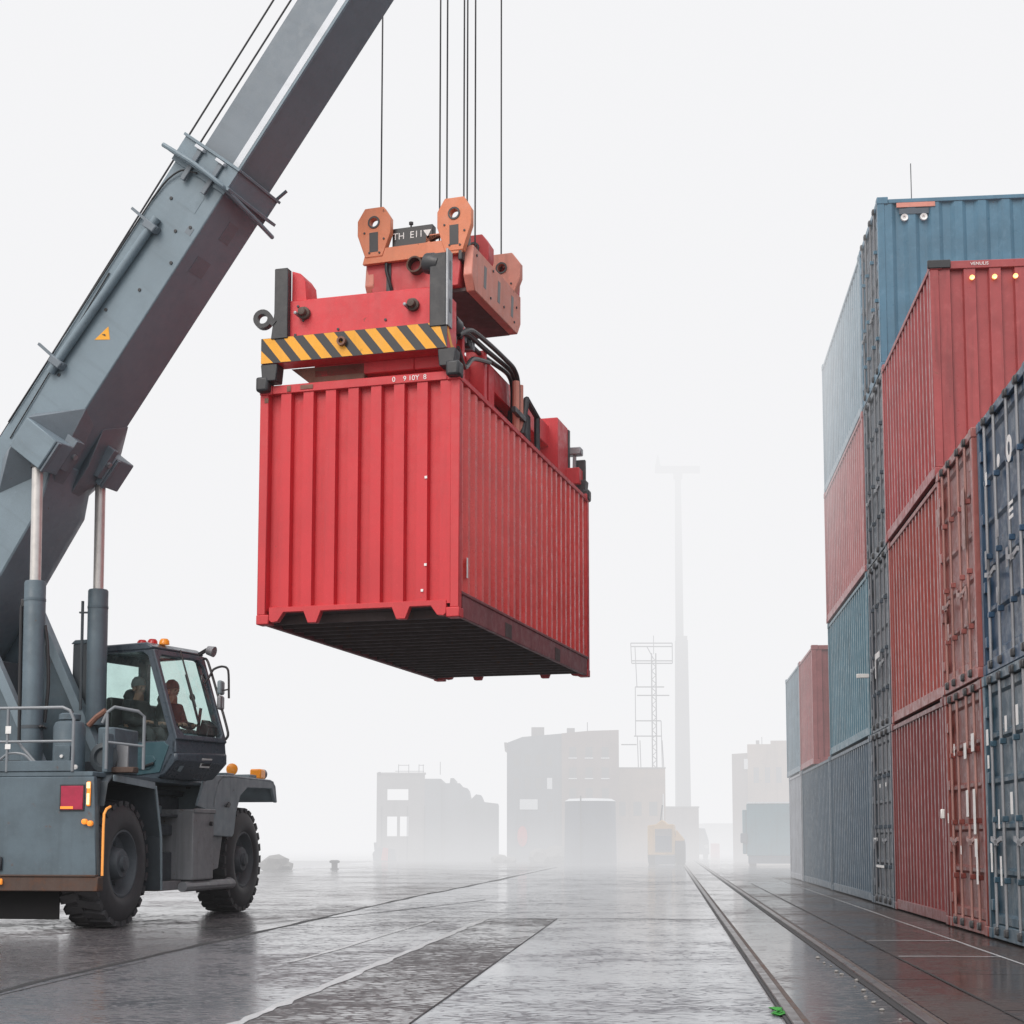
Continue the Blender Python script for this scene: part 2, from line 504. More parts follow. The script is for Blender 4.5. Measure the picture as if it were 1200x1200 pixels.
def container(name, label, m, L, W, Hh, mat, ends=('plain', 'plain'), side_mat=None, rail_mat=None, bar_mat=None, end_pitch=0.27, side_pitch=0.29,
              notched=False, group=None, detail=2, cats='container', low_mat=None):
    t = thing(name, label, cats, m, group)
    side_mat = side_mat or mat
    rail_mat = rail_mat or mat
    bar_mat = bar_mat or M['bar']
    pw = 0.11
    # corner posts
    for x0 in (0, L - pw):
        for y0 in (0, W - pw):
            MB().box(x0, x0 + pw, y0, y0 + pw, 0.11, Hh - 0.11).build('corner_post', rail_mat, t, 0.008)
    for x0 in (-0.006, L - 0.17):
        for y0 in (-0.006, W - 0.154):
            for z0 in (-0.004, Hh - 0.112):
                MB().box(x0, x0 + 0.176, y0, y0 + 0.16, z0, z0 + 0.116).build('corner_casting', rail_mat if not notched else M['hang_rail'], t, 0.012, segs=2)
    # rails
    for y0 in (0.004, W - 0.066):
        MB().box(pw + 0.062, L - 0.172, y0, y0 + 0.062, Hh - 0.10, Hh - 0.035).build('top_side_rail', rail_mat, t, 0.006)
        b = MB()
        if not notched:
            b.box(pw + 0.062, L - 0.172, y0, y0 + 0.062, 0.012, 0.155)
        else:       # channel shaped bottom rail with fork pockets
            b.box(pw + 0.062, L - 0.172, y0, y0 + 0.062, 0.01, 0.27)
            b.box(pw + 0.0, L - 0.11, y0 - 0.012 if y0 < 1 else y0 + 0.02, y0 + 0.05 if y0 < 1 else y0 + 0.074, 0.272, 0.31)
        r_ = b.build('bottom_side_rail', low_mat or rail_mat, t, 0.006)
        if notched:
            for x0 in (1.95, 4.55):
                MB().box(x0, x0 + 0.30, y0 - 0.004, y0 + 0.066, 0.02, 0.20).build('fork_pocket', M['under_dark'], r_)
    for i, x0 in enumerate((0.004, L - 0.104)):
        MB().box(x0, x0 + 0.10, 0.155, W - 0.155, Hh - 0.105, Hh - 0.002).build('top_end_rail', rail_mat, t, 0.006)
        if notched:
            y = lambda f: 0.155 + f * (W - 0.31)
            pts = []
            zt, zb, zn = 0.20, -0.004, 0.135
            prof = [(0, zt), (1, zt), (1, zb + 0.05), (0.985, zb + 0.02), (0.95, zb + 0.03), (0.915, zn), (0.80, zn), (0.775, zb), (0.725, zb), (0.70, zn),
                    (0.30, zn), (0.275, zb), (0.225, zb), (0.20, zn), (0.085, zn), (0.05, zb + 0.03), (0.015, zb + 0.02), (0, zb + 0.05)]
            MB().prism([(x0, y(f), z) for f, z in prof], (0.09, 0, 0)).build('bottom_end_rail', rail_mat, t, 0.006)
        else:
            MB().box(x0, x0 + 0.10, 0.155, W - 0.155, 0.003, 0.15).build('bottom_end_rail', rail_mat, t, 0.006)
    zb = 0.30 if notched else 0.15
    ze = 0.19 if notched else 0.15
    # corrugated walls
    for sgn, y0 in ((1, 0.014), (-1, W - 0.014)):
        pr = corrug(L - 2 * pw, side_pitch, 0.05, side_pitch * 0.32)
        MB().sheet([(pw + a, y0 + sgn * (0.004 + dd), zb - 0.02) for a, dd in pr], (0, 0, Hh - zb - 0.05)).build('side_panel', side_mat, t, sharp=20)
    for i, kind in enumerate(ends):
        x0, sg = (0.014, 1) if i == 0 else (L - 0.014, -1)
        if kind == 'plain':
            pr = corrug(W - 2 * pw, end_pitch, 0.075 if notched else 0.055, end_pitch * 0.45)
            MB().sheet([(x0 + sg * (0.006 + dd), pw + a, ze - 0.03) for a, dd in pr], (0, 0, Hh - ze - 0.05)).build('end_panel', mat, t, sharp=20)
        else:
            wd = (W - 2 * pw - 0.03) / 2
            for k in range(2):
                y0 = pw + 0.01 + k * (wd + 0.01)
                # door leaf with four pressed swages
                zs = zb + 0.01
                ht = Hh - 0.115 - zs
                prof = [(x0 + sg * 0.03, zs)]
                for q in range(5):
                    a = zs + 0.06 + q * (ht - 0.12) / 5
                    e = (ht - 0.12) / 5
                    prof += [(x0 + sg * 0.03, a + 0.02), (x0 + sg * 0.062, a + 0.05), (x0 + sg * 0.062, a + e - 0.05), (x0 + sg * 0.03, a + e - 0.02)]
                prof.append((x0 + sg * 0.03, zs + ht))
                d = MB().sheet([(x, y0, z) for x, z in prof], (0, wd, 0)).build('door', mat, t, sharp=20)
                for fy in (0.30, 0.74):
                    yb = y0 + fy * wd
                    bm_ = MB().cyl((x0 - sg * 0.012, yb, 0.06), (x0 - sg * 0.012, yb, Hh - 0.05), 0.017, 10)
                    lb = bm_.build('locking_bar', bar_mat, d)
                    for zc in (0.085, Hh - 0.07):
                        MB().box(x0 - sg * 0.045, x0 + sg * 0.02, yb - 0.05, yb + 0.05, zc - 0.045, zc + 0.045).build('cam_keeper', M['black_steel'], d, 0.02, segs=2)
                    for zc in (0.62, 1.25, 2.05):
                        MB().box(x0 - sg * 0.030, x0 + sg * 0.035, yb - 0.032, yb + 0.032, zc - 0.03, zc + 0.03).build('bar_bracket', rail_mat, d, 0.006)
                    MB().bar((x0 - sg * 0.045, yb, 1.05), (x0 - sg * 0.045, yb + (0.30 if fy < 0.5 else -0.30), 1.0), 0.022, 0.05).build('handle', bar_mat, d)
                for zc in (0.35, 0.95, 1.7, 2.4):
                    yh = y0 + (0.01 if k == 0 else wd - 0.05)
                    MB().box(x0 - sg * 0.012, x0 + sg * 0.03, yh - 0.02, yh + 0.06, zc - 0.06, zc + 0.06).build('hinge', rail_mat, d, 0.006)
    MB().box(0.1, L - 0.1, 0.07, W - 0.07, Hh - 0.06, Hh - 0.03).build('roof', side_mat, t)
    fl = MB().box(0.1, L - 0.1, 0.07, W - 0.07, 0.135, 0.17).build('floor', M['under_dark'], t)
    if notched:
        for q in range(20):
            x0 = 0.28 + q * (L - 0.6) / 19
            MB().box(x0, x0 + 0.05, 0.07, W - 0.07, 0.03, 0.132).build('cross_member', M['under_dark'], fl)
    t['_'] = 0
    del t['_']
    return t


def sticker(t, m, w, h, mat, name='sticker'):
    """thin plate lying on a face; m = matrix with local x right, y up, z out"""
    b = MB()
    b.box(-w / 2, w / 2, -h / 2, h / 2, 0.0, 0.003)
    o = b.build(name, mat, t)
    o.matrix_local = m
    return o


# --- the hanging container and its local frame: x into depth, y to the left, z up
HN = Vv((-0.610, 17.222, 3.607))
HY = R(15.68)
hdir = Vv((math.sin(HY), math.cos(HY), 0))
HM = frame(HN, hdir)
HL, HW, HH = 6.784, 2.525, 2.9
hang = container('shipping_container', 'bright red container hanging in the air from the spreader', HM, HL, HW, HH, M['hang_red'], ('plain', 'plain'),
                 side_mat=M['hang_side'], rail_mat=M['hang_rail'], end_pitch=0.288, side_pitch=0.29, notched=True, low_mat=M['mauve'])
text('lettering', '0    9 10Y  8', 0.085, M['white'], hang, facing((0.0, 0.62, HH - 0.055), (0, -1, 0), (0, 0, 1)))
sticker(hang, facing((0.35, -0.003 + 0.012, 0.62), (1, 0, 0), (0, 0, 1)), 0.05, 0.24, M['white'])
for yy, zz in ((0.41, 1.65), (0.41, 0.62), (0.45, 0.32)):
    sticker(hang, facing((0.0105, yy, zz), (0, -1, 0), (0, 0, 1)), 0.03, 0.03, M['white'], 'paint_chip')
for yy, zz, w, h in ((2.15, HH - 0.055, 0.05, 0.07), (1.92, HH - 0.05, 0.16, 0.05), (2.44, HH - 0.18, 0.05, 0.06)):
    sticker(hang, facing((-0.001, yy, zz), (0, -1, 0), (0, 0, 1)), w, h, M['tilt_brown'], 'rust_patch')

# ------------------------------------------------------------------ spreader on top of the container
SP = thing('container_spreader', 'red spreader frame with black and yellow striped front beam, gripping the hanging red container', 'spreader', HM)
zt = HH
# front beam with hazard stripes
fb = MB().box(-0.10, 0.16, 0.12, 2.47, zt + 0.24, zt + 0.55).build('front_beam', M['spreader_red'], SP, 0.008)
hz = MB().box(-0.112, -0.102, 0.12, 2.47, zt + 0.24, zt + 0.55).build('hazard_plate', M['screen'], fb)
z0, z1 = zt + 0.243, zt + 0.547
for i in range(10):
    yl = 2.47 - i * 0.262 - 0.02                      # stripe starts at top left, runs down to the right
    top = [yl, yl - 0.135]
    pts = [(yl, z1), (yl - 0.135, z1), (yl - 0.135 - 0.24, z0), (yl - 0.24, z0)]
    cl = [(min(2.468, max(0.122, y)), z) for y, z in pts]
    if i == 9:
        cl = [(yl if yl > 0.122 else 0.122, z1), (0.122, z1), (0.122, z1 - 0.18), (0.122, z1 - 0.2)]
        cl = [(max(yl, 0.13), z1), (0.122, z1), (0.122, z1 - 0.05)]
    MB().prism([(-0.1145, y, z) for y, z in cl], (0.0025, 0, 0)).build('yellow_stripe', M['yellow'], fb, smooth=False)
MB().prism([(-0.1145, 2.468, z0), (-0.1145, 2.468, z0 + 0.16), (-0.1145, 2.31, z0)], (0.0025, 0, 0)).build('yellow_stripe', M['yellow'], fb, smooth=False)
# beam end face stripe on the right
MB().prism([(-0.09, 0.1185, zt + 0.53), (0.10, 0.1185, zt + 0.33), (0.15, 0.1185, zt + 0.33), (0.15, 0.1185, zt + 0.26), (0.06, 0.1185, zt + 0.26), (-0.09, 0.1185, zt + 0.42)], (0, 0.002, 0)).build('yellow_stripe', M['yellow'], fb, smooth=False)
MB().lathe([(0, 0.055), (-0.06, 0.055), (-0.06, 0.03), (0, 0.03)], (-0.11, 1.42, zt + 0.42), (1, 0, 0), 14).build('eye_bolt', M['tilt_brown'], fb)
# red plate above
pl = MB().box(-0.055, 0.06, 0.33, 2.13, zt + 0.553, zt + 1.01).build('front_plate', M['spreader_red'], SP, 0.01)
for yy, zz in ((0.55, 0.80), (1.93, 0.83)):
    kb = MB().lathe([(0, 0.075), (-0.05, 0.075), (-0.06, 0.05), (-0.12, 0.045), (-0.13, 0)], (-0.055, yy, zt + zz), (1, 0, 0), 14).build('pin_boss', M['bumper'], pl)
    MB().lathe([(0, 0.02), (-0.16, 0.02), (-0.17, 0)], (-0.055, yy + 0.06, zt + zz - 0.03), (1, 0, 0), 8).build('pin', M['grey_steel'], pl)
for yy, zz in ((1.5, 0.60), (2.05, 0.58), (0.9, 0.66), (2.02, 0.93), (1.95, 0.75)):
    MB().lathe([(0, 0.016), (-0.012, 0.016), (-0.014, 0)], (-0.055, yy, zt + zz), (1, 0, 0), 8).build('bolt', M['black_steel'], pl)
# posts
lp = MB().prism([(-0.13, 2.12, zt + 0.53), (-0.13, 2.34, zt + 0.53), (-0.13, 2.30, zt + 0.85), (-0.13, 2.30, zt + 1.40), (-0.13, 2.13, zt + 1.40)], (0.12, 0, 0)).build('guide_post', M['black_steel'], SP, 0.008)
MB().prism([(0.0, 2.13, zt + 1.012), (0.0, 2.13, zt + 1.40), (0.0, 2.02, zt + 1.36), (0.0, 1.96, zt + 1.27), (0.0, 1.93, zt + 1.012)], (0.35, 0, 0)).build('gusset', M['spreader_red'], lp, 0.006)
rp = MB().box(-0.13, 0.0, 0.13, 0.33, zt + 0.50, zt + 1.38).build('guide_post', M['black_steel'], SP, 0.008)
MB().box(-0.14, 0.03, 0.10, 0.128, zt + 0.50, zt + 1.42).build('wear_plate', M['grey_steel'], rp, 0.004)
sticker(rp, facing((-0.05, 0.0985, zt + 1.18), (1, 0, 0), (0, 0, 1)), 0.05, 0.22, M['screen'], 'slot')
sticker(rp, facing((-0.05, 0.0985, zt + 0.75), (1, 0, 0), (0, 0, 1)), 0.06, 0.16, M['screen'], 'slot')
MB().lathe([(-0.16, 0), (-0.14, 0.1), (-0.05, 0.13), (0.05, 0.12), (0.08, 0)], (-0.02, 0.36, zt + 1.30), (0.2, 1, 0.25), 16).build('floodlight', M['black_steel'], rp)
# lifting rings
MB().lathe([(-0.05, 0.062), (0.05, 0.062), (0.05, 0.115), (-0.05, 0.115)], (-0.1, 2.45, zt + 0.79), (1, 0.15, 0), 18, closed=True).build('lifting_ring', M['black_steel'], SP)
MB().bar((-0.1, 2.36, zt + 0.78), (-0.1, 2.29, zt + 0.72), 0.08, 0.08).build('ring_bracket', M['black_steel'], SP)
# corner legs and twistlocks, front and rear
for xx in (-0.10, HL - 0.12):
    for yy in (2.26, 0.02):
        lg = MB().prism([(xx, yy, zt + 0.24), (xx, yy + 0.22, zt + 0.24), (xx, yy + 0.20, zt + 0.03), (xx, yy + 0.02, zt + 0.03)], (0.2, 0, 0)).build('corner_leg', M['black_steel'], SP, 0.01)
        MB().box(xx - 0.012, xx + 0.20, (yy - 0.045) if yy < 1 else (yy + 0.12), (yy + 0.12) if yy < 1 else (yy + 0.28), zt - 0.09, zt + 0.09).build('twistlock_guide', M['black_steel'], lg, 0.03, segs=2)
MB().prism([(0.17, 2.2, zt + 0.24), (0.17, 1.25, zt + 0.24), (0.17, 1.25, zt + 0.04), (0.17, 1.95, zt + 0.04)], (0.12, 0, 0)).build('cross_web', M['tilt_brown'], SP, 0.005)
MB().box(0.3, 0.42, 0.25, 1.2, zt + 0.03, zt + 0.24).build('cross_web', M['spreader_red'], SP, 0.005)
# main telescopic beam
mb_ = MB().box(0.17, 6.1, 0.62, 1.90, zt + 0.10, zt + 0.92).build('main_beam', M['spreader_red'], SP, 0.015)
MB().box(0.17, 0.5, 0.20, 0.618, zt + 0.10, zt + 1.0).build('end_column', M['spreader_red'], SP, 0.012)
for x0, w_, d0, h1 in ((1.25, 0.09, 0.36, 0.98), (2.2, 0.12, 0.36, 0.96), (2.55, 0.25, 0.40, 0.90)):
    MB().box(x0, x0 + w_, d0, 0.617, zt + 0.08, zt + h1).build('stiffener', M['spreader_red'], mb_, 0.008)
MB().box(1.3, 2.25, 0.56, 0.617, zt + 0.2, zt + 0.78).build('access_panel', M['block_red'], mb_, 0.008)
MB().box(2.9, 6.0, 0.45, 0.617, zt + 0.62, zt + 0.96).build('side_rail', M['spreader_red'], mb_, 0.012)
# far end box and lamp
eb = MB().box(5.95, 6.62, 0.30, 1.9, zt + 0.18, zt + 1.08).build('end_box', M['spreader_red'], SP, 0.012)
MB().box(6.62, 6.70, 0.28, 1.9, zt + 0.10, zt + 1.06).build('end_plate', M['black_steel'], eb, 0.01)
MB().box(6.55, 6.80, 0.10, 2.43, zt + 0.16, zt + 0.42).build('rear_beam', M['spreader_red'], SP, 0.01)
MB().box(6.80, 6.86, 0.06, 0.24, zt + 0.05, zt + 0.60).build('rear_guide', M['black_steel'], SP, 0.01)
lm = MB().box(6.66, 6.84, 0.10, 0.32, zt + 0.66, zt + 0.78).build('work_lamp', M['grey_steel'], SP, 0.015)
MB().bar((6.72, 0.22, zt + 0.42), (6.74, 0.22, zt + 0.66), 0.05).build('lamp_bracket', M['grey_steel'], lm)
# hydraulic hoses and pipes on the right-hand side
vb = MB().box(0.62, 0.95, 0.33, 0.60, zt + 0.62, zt + 0.88).build('valve_block', M['black_steel'], SP, 0.02)
MB().lathe([(0, 0.10), (0.24, 0.10), (0.24, 0.0)], (0.55, 0.30, zt + 0.80), (1, 0, 0), 14).build('pump', M['black_steel'], vb)
for i in range(5):
    MB().box(1.0 + i * 0.17, 1.10 + i * 0.17, 0.36, 0.52, zt + 0.80, zt + 1.0).build('solenoid', M['black_steel'] if i % 2 else M['grey_steel'], vb, 0.012)
for i, dy in enumerate((0.30, 0.37, 0.45)):
    MB().tube([(0.9, dy, zt + 0.74), (1.3, dy - 0.04, zt + 0.92 - i * 0.03), (2.2, dy - 0.02, zt + 1.02 - i * 0.05), (2.85, dy - 0.03, zt + 1.04 - i * 0.03),
               (3.25 + i * 0.1, dy - 0.05, zt + 1.02), (3.42 + i * 0.12, dy - 0.06, zt + 0.88), (3.45 + i * 0.12, dy - 0.05, zt + 0.40)], 0.032, 8, soft=True).build('hose', M['hose'], SP)
for i in range(2):
    MB().cyl((3.32 + i * 0.2, 0.24, zt + 0.12), (3.32 + i * 0.2, 0.24, zt + 0.86), 0.05, 10).build('hydraulic_pipe', M['salmon'], SP)
MB().box(3.0, 3.6, 0.16, 0.22, zt + 0.34, zt + 0.42).build('pipe_clamp', M['black_steel'], SP, 0.006)
cg = MB()
gp = [(3.72, 0.20, zt + 0.72), (4.3, 0.20, zt + 0.62), (4.3, 0.20, zt + 0.05), (3.9, 0.20, zt - 0.02), (3.5, 0.20, zt + 0.18)]
cg.tube(gp + [gp[0]], 0.045, 8)
cg.build('hose_guard', M['black_steel'], SP)
MB().box(3.78, 4.15, 0.25, 0.5, zt + 0.2, zt + 0.6).build('junction_box', M['black_steel'], SP, 0.02)
MB().tube([(0.55, 0.2, zt + 0.45), (1.0, 0.25, zt + 0.35), (1.5, 0.3, zt + 0.62), (2.3, 0.32, zt + 0.82)], 0.03, 8, soft=True).build('hose', M['hose'], SP)

# ------------------------------------------------------------------ lifting head block
p0 = at(546, 333, 18.6)
HB = thing('lifting_block', 'orange and red lifting block with octagonal lugs, hung on wire ropes above the spreader', 'lifting block', frame(p0, (math.sin(R(18)), math.cos(R(18)), 0)))
BW, BL = 1.42, 2.0
MB().prism([(0.0, 0.05, 0.50), (0.0, BW - 0.02, 0.50), (0.0, BW - 0.14, 0.0), (0.0, 0.10, 0.0)], (0.36, 0, 0)).build('front_beam', M['block_red'], HB, 0.012)
MB().prism([(BL - 0.36, 0.05, 0.42), (BL - 0.36, BW - 0.02, 0.42), (BL - 0.36, BW - 0.14, 0.0), (BL - 0.36, 0.10, 0.0)], (0.36, 0, 0)).build('rear_beam', M['block_red'], HB, 0.012)
MB().prism([(-0.02, 0.02, 0.39), (-0.02, 0.02, 0.58), (-0.02, 0.46, 0.58), (-0.02, 0.50, 0.66), (-0.02, 0.25, 0.66), (-0.02, 0.25, 0.68), (-0.02, 0.46, 0.68), (-0.02, 0.52, 0.58), (-0.02, BW - 0.08, 0.58), (-0.02, BW - 0.03, 0.39)], (-0.06, 0, 0)).build('front_lip', M['orange'], HB, 0.004)
# right and left side girders
for y0, y1 in ((-0.09, 0.03), (BW - 0.16, BW - 0.04)):
    g = MB().prism([(0.10, y0, -0.06), (-0.02, y0, 0.12), (0.03, y0, 0.52), (BL, y0, 0.52), (BL, y0, 0.12), (BL - 0.14, y0, -0.06)], (0, y1 - y0, 0)).build('side_girder', M['salmon'], HB, 0.01)
    if y0 < 0:
        for xx in (0.42, 0.98, 1.55):
            MB().prism([(xx, y0 - 0.002, 0.10), (xx + 0.10, y0 - 0.002, 0.10), (xx + 0.13, y0 - 0.002, 0.40), (xx + 0.03, y0 - 0.002, 0.40)], (0, 0.004, 0)).build('slot', M['screen'], g)
        for xx, zz in ((0.15, 0.42), (0.7, 0.05), (1.25, 0.12), (1.8, 0.30), (0.8, 0.45), (1.7, 0.06)):
            MB().lathe([(0, 0.018), (-0.012, 0.018), (-0.014, 0)], (xx, y0, zz), (0, 1, 0), 8).build('bolt', M['black_steel'], g)
MB().box(0.1, BL - 0.1, 0.035, BW - 0.2, -0.05, 0.0).build('bottom_plate', M['under_dark'], HB, 0.006)


def lug(xc, yc, zc, w, h, th, mat, hole=True, slot=True):
    """octagonal double lug facing the front, with a pin hole and a slot"""
    def o8(k):
        return [(-w * 0.28 * k, h * 0.5 * k), (w * 0.28 * k, h * 0.5 * k), (w * 0.5 * k, h * 0.26 * k), (w * 0.5 * k, -0.02), (w * 0.26 * k, -h * 0.5), (-w * 0.26 * k, -h * 0.5), (-w * 0.5 * k, -0.02), (-w * 0.5 * k, h * 0.26 * k)]
    b = MB()
    outer = [(y, z) for y, z in o8(1)]
    hc, hr = (0.0, h * 0.20), 0.058
    ns = 16
    # plate with a round hole: ring between outline samples and the hole
    op = []
    n = len(outer)
    for i in range(ns):
        a = 2 * math.pi * i / ns
        dx, dz = math.cos(a), math.sin(a)
        best = None
        for j in range(n):
            p, q = outer[j], outer[(j + 1) % n]
            ex, ez = q[0] - p[0], q[1] - p[1]
            den = dx * ez - dz * ex
            if abs(den) < 1e-9:
                continue
            tt = ((p[0] - hc[0]) * ez - (p[1] - hc[1]) * ex) / den
            ss = ((p[0] - hc[0]) * dz - (p[1] - hc[1]) * dx) / den
            if tt > 0 and -1e-6 <= ss <= 1 + 1e-6 and (best is None or tt < best):
                best = tt
        op.append((hc[0] + dx * best, hc[1] + dz * best))
    # add the exact corners by snapping the nearest sample
    for c in outer:
        k = min(range(ns), key=lambda i: (op[i][0] - c[0]) ** 2 + (op[i][1] - c[1]) ** 2)
        op[k] = c
    rings = []
    for x in (xc, xc + th):
        o_ = [b.bm.verts.new((x, yc + y, zc + z)) for y, z in op]
        i_ = [b.bm.verts.new((x, yc + hc[0] + hr * math.cos(2 * math.pi * i / ns), zc + hc[1] + hr * math.sin(2 * math.pi * i / ns))) for i in range(ns)]
        rings.append((o_, i_))
    (oa, ia), (ob, ib) = rings
    for i in range(ns):
        j = (i + 1) % ns
        b.bm.faces.new((oa[i], oa[j], ia[j], ia[i]))
        b.bm.faces.new((ob[j], ob[i], ib[i], ib[j]))
        b.bm.faces.new((oa[j], oa[i], ob[i], ob[j]))
        b.bm.faces.new((ia[i], ia[j], ib[j], ib[i]))
    o = b.build('lug', mat, HB, 0.008)
    MB().lathe([(-0.012, 0.060), (-0.012, 0.082), (0.0, 0.082)], (xc, yc + hc[0], zc + hc[1]), (1, 0, 0), 18).build('pin_collar', M['black_steel'], o)
    if slot:
        sticker(o, facing((xc - 0.0005, yc, zc - h * 0.20), (0, -1, 0.02), (0, 0, 1)), 0.12, 0.26, M['screen'], 'slot')
    for dy, dz in ((0.13, 0.0), (-0.14, -0.1), (0.06, -0.27), (-0.08, -0.28)):
        MB().lathe([(0, 0.014), (-0.01, 0.014), (-0.012, 0)], (xc, yc + dy, zc + dz), (1, 0, 0), 8).build('bolt', M['black_steel'], o)
    return o


lug(-0.09, BW - 0.19, 0.80, 0.46, 0.66, 0.10, M['orange'])
MB().prism([(0.011, BW - 0.40, 0.62), (0.011, BW - 0.0, 0.62), (0.011, BW - 0.06, 0.46), (0.011, BW - 0.34, 0.46)], (0.12, 0, 0)).build('lug_base', M['black_steel'], HB, 0.008)
lug(-0.09, 0.13, 0.77, 0.46, 0.70, 0.10, M['orange'])
MB().prism([(0.011, -0.02, 0.80), (0.011, 0.30, 0.80), (0.011, 0.30, 0.50), (0.011, -0.02, 0.50)], (0.12, 0, 0)).build('lug_base', M['black_steel'], HB, 0.008)
lug(0.62, 0.12, 0.60, 0.42, 0.60, 0.22, M['block_red'], slot=False)
lug(1.72, 0.10, 0.72, 0.54, 0.68, 0.12, M['salmon'], slot=False)
MB().prism([(1.842, -0.10, 0.92), (1.842, 0.30, 0.92), (1.842, 0.30, 0.50), (1.842, -0.08, 0.50)], (0.14, 0, 0)).build('lug_base', M['block_red'], HB, 0.008)
lug(1.62, BW - 0.3, 0.62, 0.46, 0.56, 0.24, M['block_red'], slot=False)
MB().box(-0.082, 0.20, 0.02, 0.08, 0.30, 0.80).build('web_plate', M['black_steel'], HB, 0.01)
dsp = MB().box(0.02, 0.14, 0.46, 1.02, 0.60, 0.86).build('number_panel', M['screen'], HB, 0.008)
text('lettering', 'TH  E11', 0.125, M['white'], dsp, facing((0.017, 0.80, 0.745), (0, -1, 0.0), (0, 0.0, 1)))
MB().prism([(0.017, 0.59, 0.79), (0.017, 0.48, 0.79), (0.017, 0.53, 0.70)], (0.0025, 0, 0)).build('triangle_mark', M['white'], dsp, smooth=False)
MB().lathe([(0, 0.012), (0.10, 0.012), (0.10, 0.03), (0.13, 0.03), (0.13, 0)], (0.05, 0.77, 0.80), (0, 0, 1), 8).build('sensor', M['black_steel'], dsp)
MB().lathe([(0.1, 0.085), (-0.10, 0.085), (-0.10, 0.107), (0.1, 0.107)], (-0.02, 0.66, 0.30), (1, 0, 0), 20, closed=True).build('pipe_end', M['bumper'], HB)
MB().lathe([(0.0, 0.0), (0.0, 0.085)], (0.06, 0.66, 0.30), (1, 0, 0), 20).build('pipe_plug', M['screen'], HB)
MB().tube([(-0.03, BW - 0.36, 0.52), (-0.05, BW - 0.35, 0.30), (-0.035, BW - 0.40, 0.10), (0.05, BW - 0.42, -0.06)], 0.022, 8, soft=True).build('cable', M['hose'], HB)
MB().box(-0.02, 0.0, BW - 0.40, BW - 0.34, 0.0, 0.45).build('seam_plate', M['black_steel'], HB)
MB().box(0.3, BL - 0.3, 0.4, 0.95, 0.02, 0.35).build('centre_box', M['black_steel'], HB, 0.01)

# hoist ropes: straight up from the block to the boom head above the picture
ROPE_TOP = 14.0
hb_m = HB.matrix_world
rope_foot = [((0.02, BW - 0.24, 0.95), 'leftmost hoist rope, running down to the left orange lug of the lifting block'),
             ((0.16, 0.42, 0.60), 'second hoist rope from the left, ending beside the black number panel'),
             ((0.02, 0.27, 1.10), 'third hoist rope from the left, ending on top of the right orange lug'),
             ((0.30, 0.14, 0.62), 'fourth hoist rope from the left, one of a close pair behind the right orange lug'),
             ((0.40, 0.13, 0.62), 'fifth hoist rope from the left, the right one of a close pair'),
             ((0.40, 0.02, 0.52), 'second hoist rope from the right, passing the right edge of the right orange lug'),
             ((1.80, 0.13, 0.86), 'rightmost hoist rope, ending at the dark red rear lug of the lifting block')]
for (lx, ly, lz), lab in rope_foot:
    p = hb_m @ Vv((lx, ly, lz))
    o = MB().cyl((0, 0, 0), (0, 0, ROPE_TOP - p.z), 0.0105, 8).build('hoist_rope', M['rope'], None, world=Matrix.Translation(p))
    tag(o, lab, 'rope', 'hoist ropes holding the lifting block')

# ------------------------------------------------------------------ mobile crane
PSI = math.atan2(0.75, 4.1)
CR0 = Vv((-4.75, 18.7, 0))
fwd_c = Vv((math.sin(PSI), math.cos(PSI), 0))
CM = frame(CR0, (math.cos(PSI), -math.sin(PSI), 0))       # local x to the right, y forward, z up
CR = thing('mobile_crane', 'blue-grey four-wheeled mobile crane with a raised telescopic boom, standing on the wet quay', 'crane', CM)
CI = CM.inverted()


def toC(m):
    return CI @ m


def part_frame(m):
    """build parts in their own frame m (world matrix), parented under the crane"""
    return toC(m)


def place(o, m):
    o.matrix_local = toC(m)
    return o


